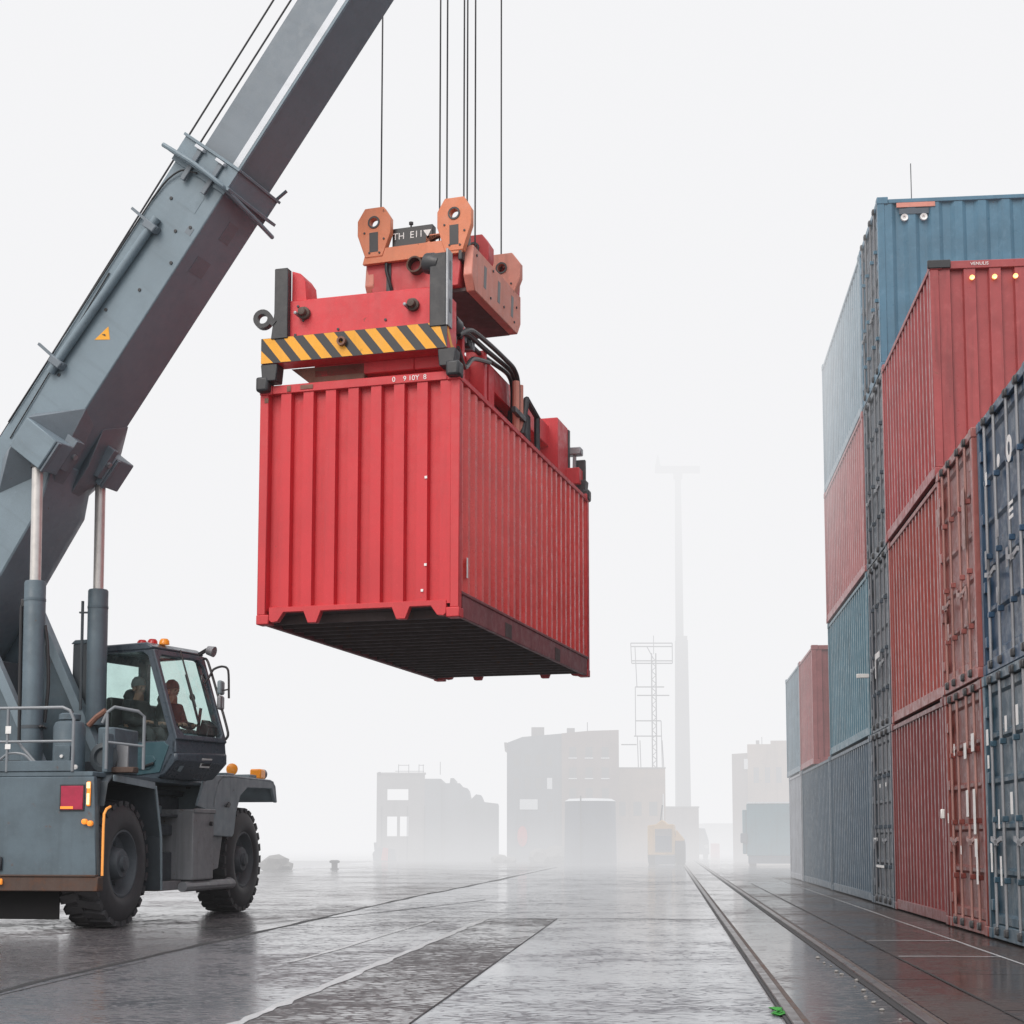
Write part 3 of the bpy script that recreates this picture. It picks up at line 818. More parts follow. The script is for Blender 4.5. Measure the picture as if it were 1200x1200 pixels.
# --- wheels
def wheel(yc, xo, side=1):
    """outer face at x=xo; side=+1 faces right"""
    w = 0.56
    rr = 0.785
    e = bpy.data.objects.new('wheel', None)
    COL.objects.link(e)
    e.parent = CR
    e.location = (xo, yc, rr - 0.015)
    ax = (-side, 0, 0)
    b = MB()
    prof = [(0.05, 0.40), (0.005, 0.45), (0.0, 0.52), (0.01, 0.62), (0.045, 0.70), (0.075, 0.735), (w - 0.075, 0.735), (w - 0.045, 0.70), (w - 0.01, 0.62), (w, 0.52), (w - 0.005, 0.45), (w - 0.05, 0.40)]
    b.lathe(prof, (0, 0, 0), ax, 56)
    nl = 26
    for i in range(nl):
        for s2 in (0, 1):
            a0 = 2 * math.pi * (i + 0.5 * s2) / nl
            da = 2 * math.pi / nl * 0.30
            sk = 0.10 * (1 if s2 else -1)
            xa, xb = ((0.035, w * 0.53) if s2 == 0 else (w * 0.47, w - 0.035))
            def P(x, a, r):
                return (-side * x, math.cos(a) * r, math.sin(a) * r)
            aA, aB = (a0, a0 + sk) if s2 == 0 else (a0 - sk, a0)
            ro = 0.790
            x_edge = xa if s2 == 0 else xb
            ra = 0.70 if s2 == 0 else 0.728
            rb = 0.728 if s2 == 0 else 0.70
            oa = 0.765 if s2 == 0 else ro
            ob = ro if s2 == 0 else 0.765
            b.hexa([P(xa, aA - da, ra), P(xb, aB - da, rb), P(xb, aB + da, rb), P(xa, aA + da, ra), P(xa, aA - da, oa), P(xb, aB - da, ob), P(xb, aB + da, ob), P(xa, aA + da, oa)])
    b.build('tyre', M['rubber'], e, sharp=40)
    b = MB()
    b.lathe([(0.05, 0.405), (0.03, 0.415), (0.028, 0.39), (0.05, 0.375), (0.16, 0.345), (0.19, 0.30), (0.20, 0.22), (0.14, 0.20), (0.06, 0.185), (0.035, 0.165), (0.03, 0.10), (-0.01, 0.09), (-0.02, 0.0)], (0, 0, 0), ax, 40)
    rim = b.build('rim', M['rim'], e, sharp=30)
    for i in range(10):
        a = 2 * math.pi * i / 10
        MB().cyl((-side * 0.20, 0.26 * math.cos(a), 0.26 * math.sin(a)), (-side * 0.155, 0.26 * math.cos(a), 0.26 * math.sin(a)), 0.022, 6).build('wheel_nut', M['rim'], e)
    return e


wheel(0.0, 0.02)
wheel(4.18, 0.02)
wheel(0.0, -2.5, -1)
wheel(4.18, -2.5, -1)
for yc in (0.0, 4.18):
    MB().cyl((-2.6, yc, 0.77), (-0.4, yc, 0.77), 0.14, 14).build('axle', M['crane_dark'], CR)

# --- chassis
MB().box(-2.6, -0.62, -0.55, 0.65, 0.30, 0.70).build('axle_housing', M['crane_dark'], CR, 0.06, segs=2)
MB().box(-2.9, -0.50, -0.66, -0.64, 0.12, 0.62).build('flap_and_shade_panel', plain('black_shade_sheet', (0.006, 0.006, 0.007), 0.95), CR)  # black sheet added in place of the shade under the crane's rear
MB().box(-2.5, -0.7, 3.6, 4.7, 0.34, 0.72).build('axle_housing', M['crane_dark'], CR, 0.06, segs=2)
MB().box(-2.35, -0.75, -0.75, 4.9, 0.72, 1.30).build('chassis_frame', M['crane_dark'], CR, 0.01)
rb_ = MB().prism([(0.04, -0.90, 0.60), (0.10, -0.80, 0.60), (0.10, -0.80, 1.80), (0.02, -0.88, 1.80), (0.0, -0.90, 1.80), (-3.1, -0.90, 1.80), (-3.1, -0.90, 0.60)], (0, 0, 0.0001))
rb_.bm.free()
rear = MB().hexa([(-3.1, -0.88, 0.64), (0.07, -0.88, 0.64), (0.07, -0.78, 0.64), (-3.1, -0.78, 0.64), (-3.1, -0.88, 1.80), (0.00, -0.88, 1.80), (0.00, -0.78, 1.80), (-3.1, -0.78, 1.80)]).build('rear_panel', M['crane'], CR, 0.012)
bp = MB().box(-3.1, 0.12, -0.95, -0.80, 0.46, 0.63).build('bumper', M['bumper'], CR, 0.01)
MB().box(-3.1, 0.09, -0.965, -0.88, 0.632, 0.652).build('bumper_lip', M['bumper'], bp, 0.003)
MB().box(-2.8, 0.0, -0.78, -0.70, 0.64, 1.78).build('rear_bulkhead', M['crane_dark'], CR)
# deck
MB().box(-3.0, -0.02, -0.86, 3.4, 1.802, 1.86).build('deck', M['crane'], CR, 0.008)
# tail lights
tl = MB().box(-0.40, -0.12, -0.90, -0.882, 1.41, 1.69).build('tail_light', M['red_lens'], CR, 0.006)
MB().box(-0.415, -0.105, -0.893, -0.8815, 1.395, 1.705).build('light_housing', M['screen'], tl, 0.004)
il = MB().box(-0.075, -0.025, -0.905, -0.882, 1.45, 1.74).build('indicator_light', M['amber'], CR, 0.01)
MB().box(-0.072, -0.028, -0.908, -0.9055, 1.66, 1.73).build('lamp_bulb', M['bulb'], il)
MB().box(-0.068, -0.034, -0.908, -0.9055, 1.47, 1.60).build('lamp_bulb', M['bulb'], il)
MB().box(-0.40, -0.24, -0.9025, -0.9005, 1.42, 1.45).build('lamp_bulb', M['amber'], tl)
for x, z in ((-0.09, 1.27), (-0.02, 1.25)):
    MB().lathe([(-0.03, 0), (-0.02, 0.032), (0.02, 0.034), (0.02, 0)], (x, -0.9, z), (0, 1, 0), 12).build('side_marker', M['amber'], CR)
ml = MB().box(-1.28, -1.07, -0.99, -0.951, 0.535, 0.605).build('marker_light', M['amber'], CR, 0.008)
MB().box(-1.24, -1.13, -0.9935, -0.9905, 0.55, 0.59).build('lamp_bulb', M['bulb'], ml)
MB().box(-1.30, -1.12, -0.915, -0.882, 0.70, 0.86).build('towing_socket', M['screen'], CR, 0.01)
# lit marker strip along the edge of the wheel arch
MB().tube([(0.115, -0.83, 0.64), (0.115, -0.83, 1.18), (0.115, -0.82, 1.36), (0.115, -0.76, 1.42), (0.115, -0.66, 1.45)], 0.016, 8).build('marker_strip', plain('amber_edge_strip', (0.8, 0.3, 0.06), 0.4, emit=(1.0, 0.45, 0.12), es=0.3), CR)
# rear fender (thin arch over the rear wheel)
rf = MB()
ot = [(-0.70, 1.45), (-0.62, 1.72), (-0.50, 1.80), (0.72, 1.75), (0.93, 1.10), (0.97, 0.42)]
b = MB()
for k in range(len(ot) - 1):
    (ya, za), (yb, zb) = ot[k], ot[k + 1]
    b.hexa([(-0.75, ya, za), (0.06, ya, za), (0.06, yb, zb), (-0.75, yb, zb), (-0.75, ya, za + 0.02), (0.06, ya, za + 0.03), (0.06, yb, zb + 0.03), (-0.75, yb, zb + 0.02)] if k < 3 else
           [(-0.75, ya - 0.02, za), (0.06, ya - 0.02, za), (0.06, yb - 0.02, zb), (-0.75, yb - 0.02, zb), (-0.75, ya + 0.01, za), (0.06, ya + 0.01, za), (0.06, yb + 0.01, zb), (-0.75, yb + 0.01, zb)])
rfo = b.build('rear_fender', M['crane_dark'], CR, 0.004)
MB().hexa([(0.062, -0.50, 1.76), (0.075, -0.50, 1.76), (0.075, 0.73, 1.70), (0.062, 0.73, 1.70), (0.062, -0.50, 1.835), (0.075, -0.50, 1.835), (0.075, 0.71, 1.79), (0.062, 0.71, 1.79)]).build('fender_lip', M['fender'], rfo, 0.003)
MB().tube([(0.07, 0.735, 1.74), (0.07, 0.94, 1.10), (0.07, 0.985, 0.42)], 0.018, 8).build('fender_edge', M['fender'], rfo)
MB().prism([(-0.74, -0.5, 1.72), (-0.74, 0.72, 1.72), (-0.74, 0.96, 0.5), (-0.74, -0.68, 0.5)], (-0.02, 0, 0)).build('splash_guard', M['crane_dark'], rfo)
# front fender: rounded plate over the front wheel with an inner apron
b = MB()
top = [(2.45, 1.10), (2.50, 1.16), (2.62, 1.62), (2.75, 1.86), (2.92, 1.96), (3.2, 1.985), (4.95, 1.985), (5.10, 1.96), (5.16, 1.88), (5.26, 1.66)]
inner = [(y, z - 0.035) for y, z in top]
b.sheet([(0.12, y, z) for y, z in top], (-0.9, 0, 0))
ff = b.build('front_fender', M['fender'], CR, sharp=50)
sd = ff.modifiers.new('thickness', 'SOLIDIFY')
sd.thickness = 0.03
# outer apron of the fender, cut around the tyre
ap = [(2.05, 1.28), (2.05, 1.50), (2.35, 1.96), (2.92, 1.975), (5.10, 1.975), (5.26, 1.64), (5.20, 1.64), (5.02, 1.84), (4.55, 1.86), (4.0, 1.84), (3.72, 1.74), (3.55, 1.50), (3.40, 1.26), (2.90, 1.24)]
ap = [(2.02, 1.52), (2.30, 1.93), (2.45, 1.968), (5.08, 1.968), (5.20, 1.90), (5.28, 1.64), (5.20, 1.64), (5.03, 1.85), (3.95, 1.83), (3.66, 1.70), (3.50, 1.45), (3.42, 1.15), (3.36, 1.10), (2.55, 1.12), (2.50, 1.45)]
MB().prism([(0.075, y, z) for y, z in ap], (0.045, 0, 0)).build('fender_apron', M['fender'], ff, 0.01)
MB().box(-0.8, 0.06, 2.52, 2.56, 0.72, 1.15).build('splash_guard', M['crane_dark'], ff)
MB().prism([(0.125, 3.0, 1.53), (0.125, 3.16, 1.60), (0.125, 3.20, 1.56), (0.125, 3.14, 1.52)], (0.03, 0, 0)).build('latch', M['black_steel'], ff, 0.005)
for y, kind in ((3.75, 0), (4.72, 1)):
    if kind == 0:
        bb = MB().box(-0.25, 0.0, y - 0.35, y - 0.05, 1.986, 2.03).build('lamp_base', M['fender'], ff, 0.006)
        MB().lathe([(-0.03, 0), (-0.03, 0.085), (0.03, 0.085), (0.05, 0.05), (0.06, 0)], (-0.1, y + 0.12, 2.10), (0.4, -0.9, 0.2), 16).build('amber_lamp', M['amber_off'], ff)
    else:
        MB().box(-0.2, 0.05, y - 0.5, y - 0.2, 1.986, 2.04).build('lamp_base', M['fender'], ff, 0.006)
        MB().box(-0.1, 0.08, y - 0.1, y + 0.12, 1.99, 2.14).build('amber_lamp', M['amber_off'], ff, 0.02)
        MB().lathe([(-0.05, 0), (-0.04, 0.08), (0.03, 0.08), (0.05, 0.0)], (0.0, y + 0.18, 2.07), (0.3, 1, 0), 14).build('lamp_body', M['grey_steel'], ff)
# tool box and steps between the wheels
tb = MB().box(-0.55, 0.17, 1.78, 2.52, 0.52, 1.47).build('tool_box', M['tool'], CR, 0.02, segs=2)
MB().box(0.16, 0.19, 1.775, 2.53, 1.42, 1.48).build('box_lid', M['tool'], tb, 0.01)
MB().lathe([(0, 0.03), (0.04, 0.03), (0.04, 0)], (0.17, 2.36, 1.28), (1, 0, 0), 10).build('box_lock', M['black_steel'], tb)
st = MB().box(-0.5, 0.02, 1.02, 1.76, 0.40, 0.52).build('side_step', M['tool'], CR, 0.008)
MB().box(-0.5, -0.05, 1.02, 1.76, 1.36, 1.40).build('side_shelf', M['crane_dark'], CR, 0.006)
MB().box(-0.55, -0.25, 1.10, 1.70, 1.402, 1.52).build('control_box', M['fender'], CR, 0.015)
MB().box(-0.5, -0.12, 1.3, 1.75, 1.12, 1.26).build('valve_box', M['crane_dark'], CR, 0.01)
MB().prism([(-0.45, 1.05, 0.52), (-0.45, 1.7, 0.52), (-0.45, 1.7, 0.9), (-0.45, 1.05, 0.9)], (0.35, 0, 0)).build('battery_tray', M['crane_dark'], CR, 0.01)
MB().prism([(-0.25, 2.62, 0.62), (-0.25, 3.0, 0.66), (-0.25, 3.16, 1.16), (-0.25, 2.62, 1.18)], (0.3, 0, 0)).build('flap_and_shade_panel', M['tool'], CR, 0.006)
MB().tube([(0.10, 1.6, 0.44), (0.12, 3.35, 0.44), (0.05, 3.42, 0.46)], 0.07, 10).build('side_bar', M['tool'], CR)
MB().box(-1.4, -0.3, 1.2, 2.4, 1.302, 1.65).build('engine_cover', M['crane_dark'], CR, 0.02)
MB().bar((-0.5, 1.9, 1.6), (-0.45, 1.7, 1.95), 0.09).build('cab_mount', M['crane_dark'], CR)
MB().box(-1.3, -0.35, 1.5, 2.9, 1.66, 1.74).build('cab_platform', M['crane_dark'], CR, 0.01)
MB().lathe([(-0.03, 0), (-0.03, 0.07), (0.03, 0.07), (0.03, 0)], (-0.3, 2.75, 1.82), (1, 0, 0), 12).build('horn', M['black_steel'], CR)

# --- superstructure frame (slewed to the right): X forward, Y to the far side, Z up
AZ = R(20)
hd = Vv((math.cos(AZ), -math.sin(AZ), 0))
far = Vv((math.sin(AZ), math.cos(AZ), 0))
SM = frame((-6.6, 18.95, 1.87), hd)          # local +y = far side


def sup(b, name, mat, parent=None, bevel=0.0, **kw):
    o = b.build(name, mat, CR if parent is None else parent, bevel, **kw)
    if parent is None:
        o.matrix_local = toC(SM)
    return o


# y=0 near the near cheek plate
tt = sup(MB().cyl((0.3, 0.75, -0.02), (0.3, 0.75, 0.16), 0.95, 40), 'slewing_ring', M['crane_dark'])
ck = sup(MB().prism([(-1.9, -0.02, 0.10), (0.95, -0.02, 0.10), (0.75, -0.02, 0.32), (0.02, -0.02, 1.60), (-1.9, -0.02, 1.60)], (0, 0.06, 0)), 'cheek_plate', M['crane'], None, 0.006)
MB().bar((0.88, -0.025, 0.12), (-0.02, -0.025, 1.72), 0.13, 0.10, up=(0, 1, 0)).build('cheek_flange', M['boom'], ck, 0.005)
ck2 = sup(MB().prism([(-1.9, 1.10, 0.10), (0.98, 1.10, 0.10), (0.92, 1.10, 0.30), (-0.06, 1.10, 2.1), (-1.9, 1.10, 2.1)], (0, 0.06, 0)), 'cheek_plate', M['crane'], None, 0.006)
MB().bar((0.98, 1.09, 0.22), (-0.16, 1.09, 2.36), 0.12, 0.14, up=(0, 1, 0)).build('cheek_flange', M['boom'], ck2, 0.005)
sup(MB().box(-2.6, -0.2, 0.05, 1.08, 0.1, 1.5), 'turret_body', M['crane_dark'], None, 0.02)
wb = sup(MB().box(-0.25, 0.12, -0.14, 0.06, 1.02, 1.32), 'valve_bank', M['crane_dark'], None, 0.015)
for i in range(2):
    MB().box(-0.16 + i * 0.09, -0.12 + i * 0.09, -0.15, -0.142, 1.12, 1.24).build('valve_tag', M['white'], wb)

# --- lift cylinders
RL_top, RR_top = Vv((-5.911, 18.562, 5.728)), Vv((-5.426, 19.660, 5.83))


def lift_cyl(top, px_b, py_b, split_z):
    Y = top.y
    foot = at(px_b, py_b, Y + 0.02)
    d = (top - foot).normalized()
    mid = foot + d * ((split_z - foot.z) / d.z)
    e = bpy.data.objects.new('lift_cylinder', None)
    COL.objects.link(e)
    e.parent = CR
    e.matrix_local = toC(Matrix.Translation(foot))
    L1 = mid - foot
    L2 = top - foot
    MB().lathe([(0, 0), (0, 0.13), (L1.length - 0.02, 0.13), (L1.length, 0.118), (L1.length, 0.06)], (0, 0, 0), d, 28).build('barrel', M['crane'], e)
    MB().lathe([(L1.length - 0.25, 0.134), (L1.length - 0.22, 0.134)], (0, 0, 0), d, 28).build('clamp', M['crane'], e)
    MB().lathe([(L1.length - 0.05, 0.068), (L2.length + 0.05, 0.068)], (0, 0, 0), d, 22).build('rod', M['chrome'], e)
    MB().lathe([(L2.length - 0.06, 0.085), (L2.length + 0.06, 0.085), (L2.length + 0.06, 0)], (0, 0, 0), d, 16).build('rod_eye', M['black_steel'], e)
    return e, d, L1.length


c1, d1, l1 = lift_cyl(RL_top, 37, 897, at(41, 681, 18.56).z)
c2, d2, l2 = lift_cyl(RR_top, 112, 850, at(117, 691, 19.66).z)
MB().tube([d1 * (l1 - 0.28) + Vv((-0.15, 0, 0)), d1 * (l1 - 0.33) + Vv((-0.165, 0, 0)), d1 * 1.2 + Vv((-0.165, 0, 0)), d1 * 0.3 + Vv((-0.16, 0, 0))], 0.022, 8).build('feed_pipe', M['hose'], c1)
MB().box(-0.19, -0.12, -0.03, 0.03, l1 - 0.32, l1 - 0.22).build('pipe_union', M['black_steel'], c1, 0.01)
MB().tube([d1 * (l1 - 0.55) + Vv((0.13, 0, 0)), d1 * (l1 - 0.8) + Vv((0.165, 0, 0)), d1 * (l1 - 1.3) + Vv((0.185, 0, 0)), d1 * (l1 - 1.75) + Vv((0.14, 0.02, 0))], 0.022, 8, soft=True).build('feed_hose', M['hose'], c1)
MB().tube([Vv((-0.05, 0, 0.45)), Vv((0.13, -0.08, 0.47)), Vv((0.14, 0.05, 0.46))], 0.02, 6, soft=True).build('hose_loop', M['hose'], c1)
MB().lathe([(0.45, 0.135), (0.49, 0.135)], (0, 0, 0), d1, 28).build('clamp', M['crane_dark'], c1)
MB().tube([d2 * (l2 - 0.15) + Vv((-0.20, 0, 0)), d2 * 0.2 + Vv((-0.20, 0, 0))], 0.02, 8).build('feed_pipe', M['crane_dark'], c2)
MB().box(-0.25, -0.10, -0.02, 0.02, l2 - 0.31, l2 - 0.29).build('pipe_bracket', M['crane_dark'], c2)

# --- boom: local X along the boom, Y to the far side, Z out of its upper face; origin on the near lower edge
bd = Vv((0.57078, -0.20775, 0.79439))
bf = Vv((0.34202, 0.93969, 0))
bu = bd.cross(bf)
bu.normalize()
BM_ = Matrix((bd, bf, bu)).transposed().to_4x4()
BM_.translation = Vv((-4.852, 18.4, 7.102))
BE = bpy.data.objects.new('boom', None)
COL.objects.link(BE)
BE.parent = CR
BE.matrix_local = toC(BM_)
bw, bh = 0.907, 0.88
MB().box(-1.7, 2.55, 0, bw, 0, bh).build('outer_section', M['boom'], BE, 0.018, segs=2)
MB().hull([p for x, y0, y1, z0, z1 in ((-1.62, -0.004, bw + 0.03, -0.02, bh + 0.006), (-2.2, -0.01, bw + 0.14, -0.22, bh + 0.01), (-5.4, -0.02, bw + 0.12, -0.42, bh - 0.05), (-5.9, -0.02, bw + 0.08, -0.10, bh - 0.45))
           for p in ((x, y0, z0), (x, y1 - 0.22, z0), (x, y1, z0 + 0.10), (x, y0, z1), (x, y1, z1))]).build('base_section', M['boom'], BE, 0.015)
MB().box(2.40, 9.1, 0.10, bw - 0.02, 0.10, bh - 0.17).build('inner_section', M['boom_in'], BE, 0.012, segs=2)
MB().box(2.56, 9.1, 0.080, 0.098, 0.085, 0.185).build('guide_strip', M['boom_strip'], BE, 0.004)
MB().box(2.56, 9.1, 0.079, 0.12, 0.045, 0.083).build('guide_bar', M['boom'], BE, 0.004)
# boom head reaching back over the hoist ropes, above the picture
tipc = BM_ @ Vv((9.0, 0.45, 0.4))
bhd = MB()
bi = BM_.inverted()
c_r = Vv((-0.75, 19.3, 14.15))
bhd.bar(bi @ tipc, bi @ c_r, 0.7, 0.6)
bh_o = bhd.build('boom_head', M['boom'], BE, 0.02)
MB().hexa([bi @ Vv(p) for p in ((-2.0, 18.4, 14.0), (0.3, 18.2, 14.0), (0.5, 20.8, 14.0), (-1.7, 20.9, 14.0), (-2.0, 18.4, 14.3), (0.3, 18.2, 14.3), (0.5, 20.8, 14.3), (-1.7, 20.9, 14.3))]).build('sheave_frame', M['boom'], BE, 0.02)
# collar at the mouth of the outer section
cl = MB()
for x0, x1, g, ob in ((2.30, 2.66, 0.035, 0.0), (2.36, 2.40, 0.13, 0.0), (2.63, 2.665, 0.06, 0.0)):
    # four plates around the boom
    cl.box(x0, x1, -g, 0.0, -g, bh + g)
    cl.box(x0, x1, bw, bw + g, -g, bh + g)
    cl.box(x0 + 0.001, x1 - 0.001, 0.0, bw, -g, -0.001)
    cl.box(x0 + 0.001, x1 - 0.001, 0.0, bw, bh + 0.001, bh + g)
co_ = cl.build('collar', M['boom'], BE, 0.004)
MB().tube([(2.38, -0.17, bh + 0.14), (2.40, -0.19, bh * 0.5), (2.37, -0.15, -0.05), (2.32, 0.25, -0.13), (2.28, bw * 0.75, -0.145), (2.24, bw + 0.22, -0.12)], 0.028, 8, soft=True).build('collar_tube', M['boom'], co_)
MB().bar((2.66, bw + 0.02, -0.01), (2.82, bw + 0.03, -0.06), 0.03).build('rope_hook', M['boom_in'], co_)
for z in (0.18, 0.55):
    MB().box(2.16, 2.62, -0.075, -0.036, z, z + 0.075).build('wear_pad', M['boom_in'], co_, 0.008)
    MB().box(2.58, 2.62, -0.105, -0.03, z - 0.03, z + 0.12).build('pad_stop', M['boom_strip'], co_, 0.006)
sticker(co_, facing((2.02, -0.001, 0.28), (1, 0, 0), (0, 0, 1)), 0.22, 0.16, M['boom'], 'cover_plate')
for x, z in ((1.74, 0.14), (1.6, 0.30), (1.9, 0.62), (0.75, 0.28), (-0.72, 0.62), (0.3, 0.55), (1.25, 0.1)):
    MB().lathe([(0, 0.022), (-0.012, 0.022), (-0.014, 0)], (x, 0.0, z), (0, 1, 0), 8).build('bolt', M['black_steel'], BE)
sticker(BE, facing((1.95, 0.50, -0.001), (0, 1, 0), (1, 0, 0)), 0.22, 0.26, M['boom_in'], 'cover_plate')
sticker(BE, facing((1.40, 0.38, -0.001), (0, 1, 0), (1, 0, 0)), 0.30, 0.22, M['boom_in'], 'cover_plate')
sticker(BE, facing((1.70, -0.001, 0.13), (1, 0, 0), (0, 0, 1)), 0.10, 0.10, M['boom_in'], 'cover_plate')
# cable pipe along the near side and its brackets
MB().tube([(1.60, -0.055, 0.60), (1.45, -0.062, 0.60), (-0.55, -0.062, 0.70), (-0.75, -0.055, 0.71)], 0.055, 12).build('cable_pipe', M['boom'], BE)
for x, z in ((1.47, 0.60), (-0.60, 0.70)):
    k_ = MB().box(x - 0.05, x + 0.05, -0.13, 0.0, z - 0.11, z + 0.09).build('pipe_bracket', M['boom_in'], BE, 0.012)
    MB().bar((x + 0.02, -0.08, z - 0.12), (x + 0.05, -0.10, z + 0.36), 0.035).build('rope_guide', M['boom_in'], BE)
MB().tube([(1.75, -0.02, 0.845), (2.05, -0.03, 0.80), (2.25, -0.05, 0.68), (2.33, -0.06, 0.45)], 0.012, 6, soft=True).build('wire', M['hose'], BE)
MB().tube([(1.75, -0.02, 0.845), (0.5, -0.022, 0.86), (-1.6, -0.022, 0.875)], 0.010, 6, soft=True).build('wire', M['hose'], BE)
MB().tube([(0.7, -0.015, 0.80), (-1.75, -0.02, 0.72)], 0.008, 6, soft=True).build('wire', M['hose'], BE)
# warning triangle
tr = MB().prism([(-0.09, -0.004, 0.45), (0.15, -0.004, 0.38), (0.03, -0.004, 0.255)], (0, 0.003, 0)).build('warning_sign', M['yellow'], BE, smooth=False)
MB().prism([(0.02, -0.006, 0.40), (0.05, -0.006, 0.36), (0.03, -0.006, 0.33)], (0, 0.0015, 0)).build('warning_mark', M['screen'], tr, smooth=False)
# ropes over the top of the boom
MB().tube([(-2.2, 0.15, bh + 0.12), (9.0, 0.15, bh + 0.20)], 0.012, 6).build('boom_rope', M['rope'], BE)
MB().tube([(2.66, 0.25, bh + 0.03), (9.0, 0.25, bh + 0.03)], 0.012, 6).build('boom_rope', M['rope'], BE)
# flared cylinder seat: wings that overhang both sides of the boom, with a lug under each
MB().hull([(-0.84, -0.004, -0.004), (-1.32, -0.33, 0.40), (-1.80, -0.33, 0.38), (-2.40, -0.012, 0.42), (-1.6, -0.012, -0.10), (-1.30, -0.004, 0.62), (-2.0, -0.012, 0.66),
           (-1.5, 0.3, -0.10), (-1.0, 0.3, -0.006), (-2.2, 0.3, -0.10)]).build('cylinder_seat', M['boom_in'], BE, 0.006)  # darker paint on both seats stands in for shade under the wings
MB().hull([(-0.84, bw + 0.004, -0.004), (-1.02, bw + 0.26, 0.20), (-1.32, bw + 0.50, 0.20), (-1.70, bw + 0.46, 0.18), (-2.30, bw + 0.08, 0.1), (-1.6, bw - 0.05, -0.13), (-1.1, bw + 0.02, 0.62), (-1.9, bw + 0.05, 0.62),
           (-1.5, 0.5, -0.12), (-1.0, 0.5, -0.006), (-2.2, 0.5, -0.12)]).build('cylinder_seat', M['boom_in'], BE, 0.006)
for y0, y1, x0, zt_l in ((-0.40, -0.04, -1.53, 0.36), (bw - 0.12, bw + 0.30, -1.46, 0.14)):
    lgb = MB().box(x0 - 0.21, x0 + 0.21, y0, y1, -0.20, zt_l).build('cylinder_lug', M['boom'], BE, 0.012)
    MB().box(x0 - 0.22, x0 + 0.20, y0 + 0.03, y0 + 0.10, -0.235, -0.201).build('lug_plate', M['boom_in'], lgb, 0.006)
    MB().box(x0 - 0.12, x0 + 0.30, y1 + 0.001 if y0 < 0 else y0 - 0.10, y1 + 0.16 if y0 < 0 else y0 - 0.001, -0.19, 0.10).build('lug_plate', M['boom_in'], lgb, 0.006)
    MB().lathe([(0, 0.035), (0.035, 0.035), (0.04, 0.0)], (x0 + 0.10, y1 + 0.10 if y0 < 0 else y0 - 0.05, -0.19), (0, 0, -1), 12).build('pin', M['grey_steel'], lgb)

# --- things on the deck (crane frame: x right, y forward)
tk = MB().lathe([(0, 0), (0, 0.19), (0.55, 0.19), (0.61, 0.165), (0.63, 0.10), (0.64, 0.13), (0.70, 0.13), (0.72, 0.10), (0.72, 0)], (-0.52, -0.48, 1.862), (0, 0, 1), 28).build('oil_tank', M['crane'], CR)
MB().box(-0.60, -0.40, -0.70, -0.64, 1.87, 2.18).build('tank_panel', M['crane'], tk, 0.006)
MB().lathe([(0, 0.02), (-0.02, 0.02), (-0.022, 0)], (-0.5, -0.70, 2.05), (0, 1, 0), 8).build('tank_valve', M['white'], tk)
MB().lathe([(0, 0.03), (-0.02, 0.03), (-0.022, 0)], (-0.33, -0.68, 1.92), (0, 1, 0), 10).build('reflector', M['white'], tk)
hs = MB().box(-0.22, 0.0, -0.35, 0.35, 1.862, 2.42).build('hose_reel_housing', M['crane'], CR, 0.02)
MB().lathe([(0.0, 0.0), (0, 0.16), (-0.04, 0.18), (-0.06, 0.12), (-0.02, 0.10), (-0.02, 0)], (-0.11, -0.36, 2.05), (0, 1, 0), 24).build('reel', M['crane_dark'], hs)
MB().box(-0.06, 0.02, -0.55, -0.40, 1.862, 2.33).build('deck_post', M['crane'], CR, 0.01)
MB().box(0.03, 0.18, -0.35, -0.32, 1.88, 2.20).build('silver_panel', M['grey_steel'], CR, 0.006)
MB().box(-0.02, 0.30, -0.45, -0.30, 1.862, 1.93).build('step_plate', M['bumper'], CR, 0.008)
MB().box(-3.0, -0.28, -0.87, -0.82, 1.862, 1.99).build('deck_beam', M['crane'], CR, 0.008)
# handrails
hr = MB()
hr.tube([(-3.0, -0.86, 2.62), (-0.42, -0.86, 2.62), (-0.33, -0.86, 2.58), (-0.28, -0.86, 2.48), (-0.28, -0.86, 1.86)], 0.02, 8)
hro = hr.build('handrail', M['rail_tube'], CR)
MB().tube([(-3.0, -0.86, 2.22), (-0.28, -0.86, 2.22)], 0.016, 8).build('mid_rail', M['rail_tube'], hro)
MB().tube([(-1.12, -0.86, 1.86), (-1.12, -0.86, 2.62)], 0.018, 8).build('rail_post', M['rail_tube'], hro)
MB().tube([(-1.02, -0.80, 2.22), (-0.68, -0.80, 1.86)], 0.018, 8).build('rail_brace', M['rail_tube'], hro)
sticker(hro, facing((-1.10, -0.885, 2.36), (1, 0, 0), (0, 0, 1)), 0.07, 0.09, M['white'], 'tag_plate')
sticker(hro, facing((-1.10, -0.885, 2.16), (1, 0, 0), (0, 0, 1)), 0.07, 0.06, M['white'], 'tag_plate')
MB().tube([(-1.25, -0.85, 1.98), (-1.1, -0.85, 2.08), (-0.9, -0.84, 2.06), (-0.72, -0.83, 1.88)], 0.016, 6, soft=True).build('cable', M['rail_tube'], hro)
h2 = MB().tube([(-0.04, -0.60, 2.45), (0.02, -0.60, 2.58), (0.10, -0.58, 2.64), (0.32, -0.40, 2.60), (0.38, -0.35, 2.54), (0.38, -0.35, 1.90)], 0.02, 8).build('handrail', M['rail_tube'], CR)
MB().tube([(0.02, -0.60, 2.22), (0.38, -0.35, 2.18)], 0.016, 8).build('mid_rail', M['rail_tube'], h2)
MB().tube([(0.02, -0.60, 1.9), (0.02, -0.60, 2.56)], 0.02, 8).build('rail_post', M['rail_tube'], h2)
MB().tube([(-0.22, -0.6, 2.42), (-0.12, -0.6, 2.52), (0.0, -0.6, 2.60)], 0.035, 8).build('rope_wrap', M['tilt_brown'], h2)

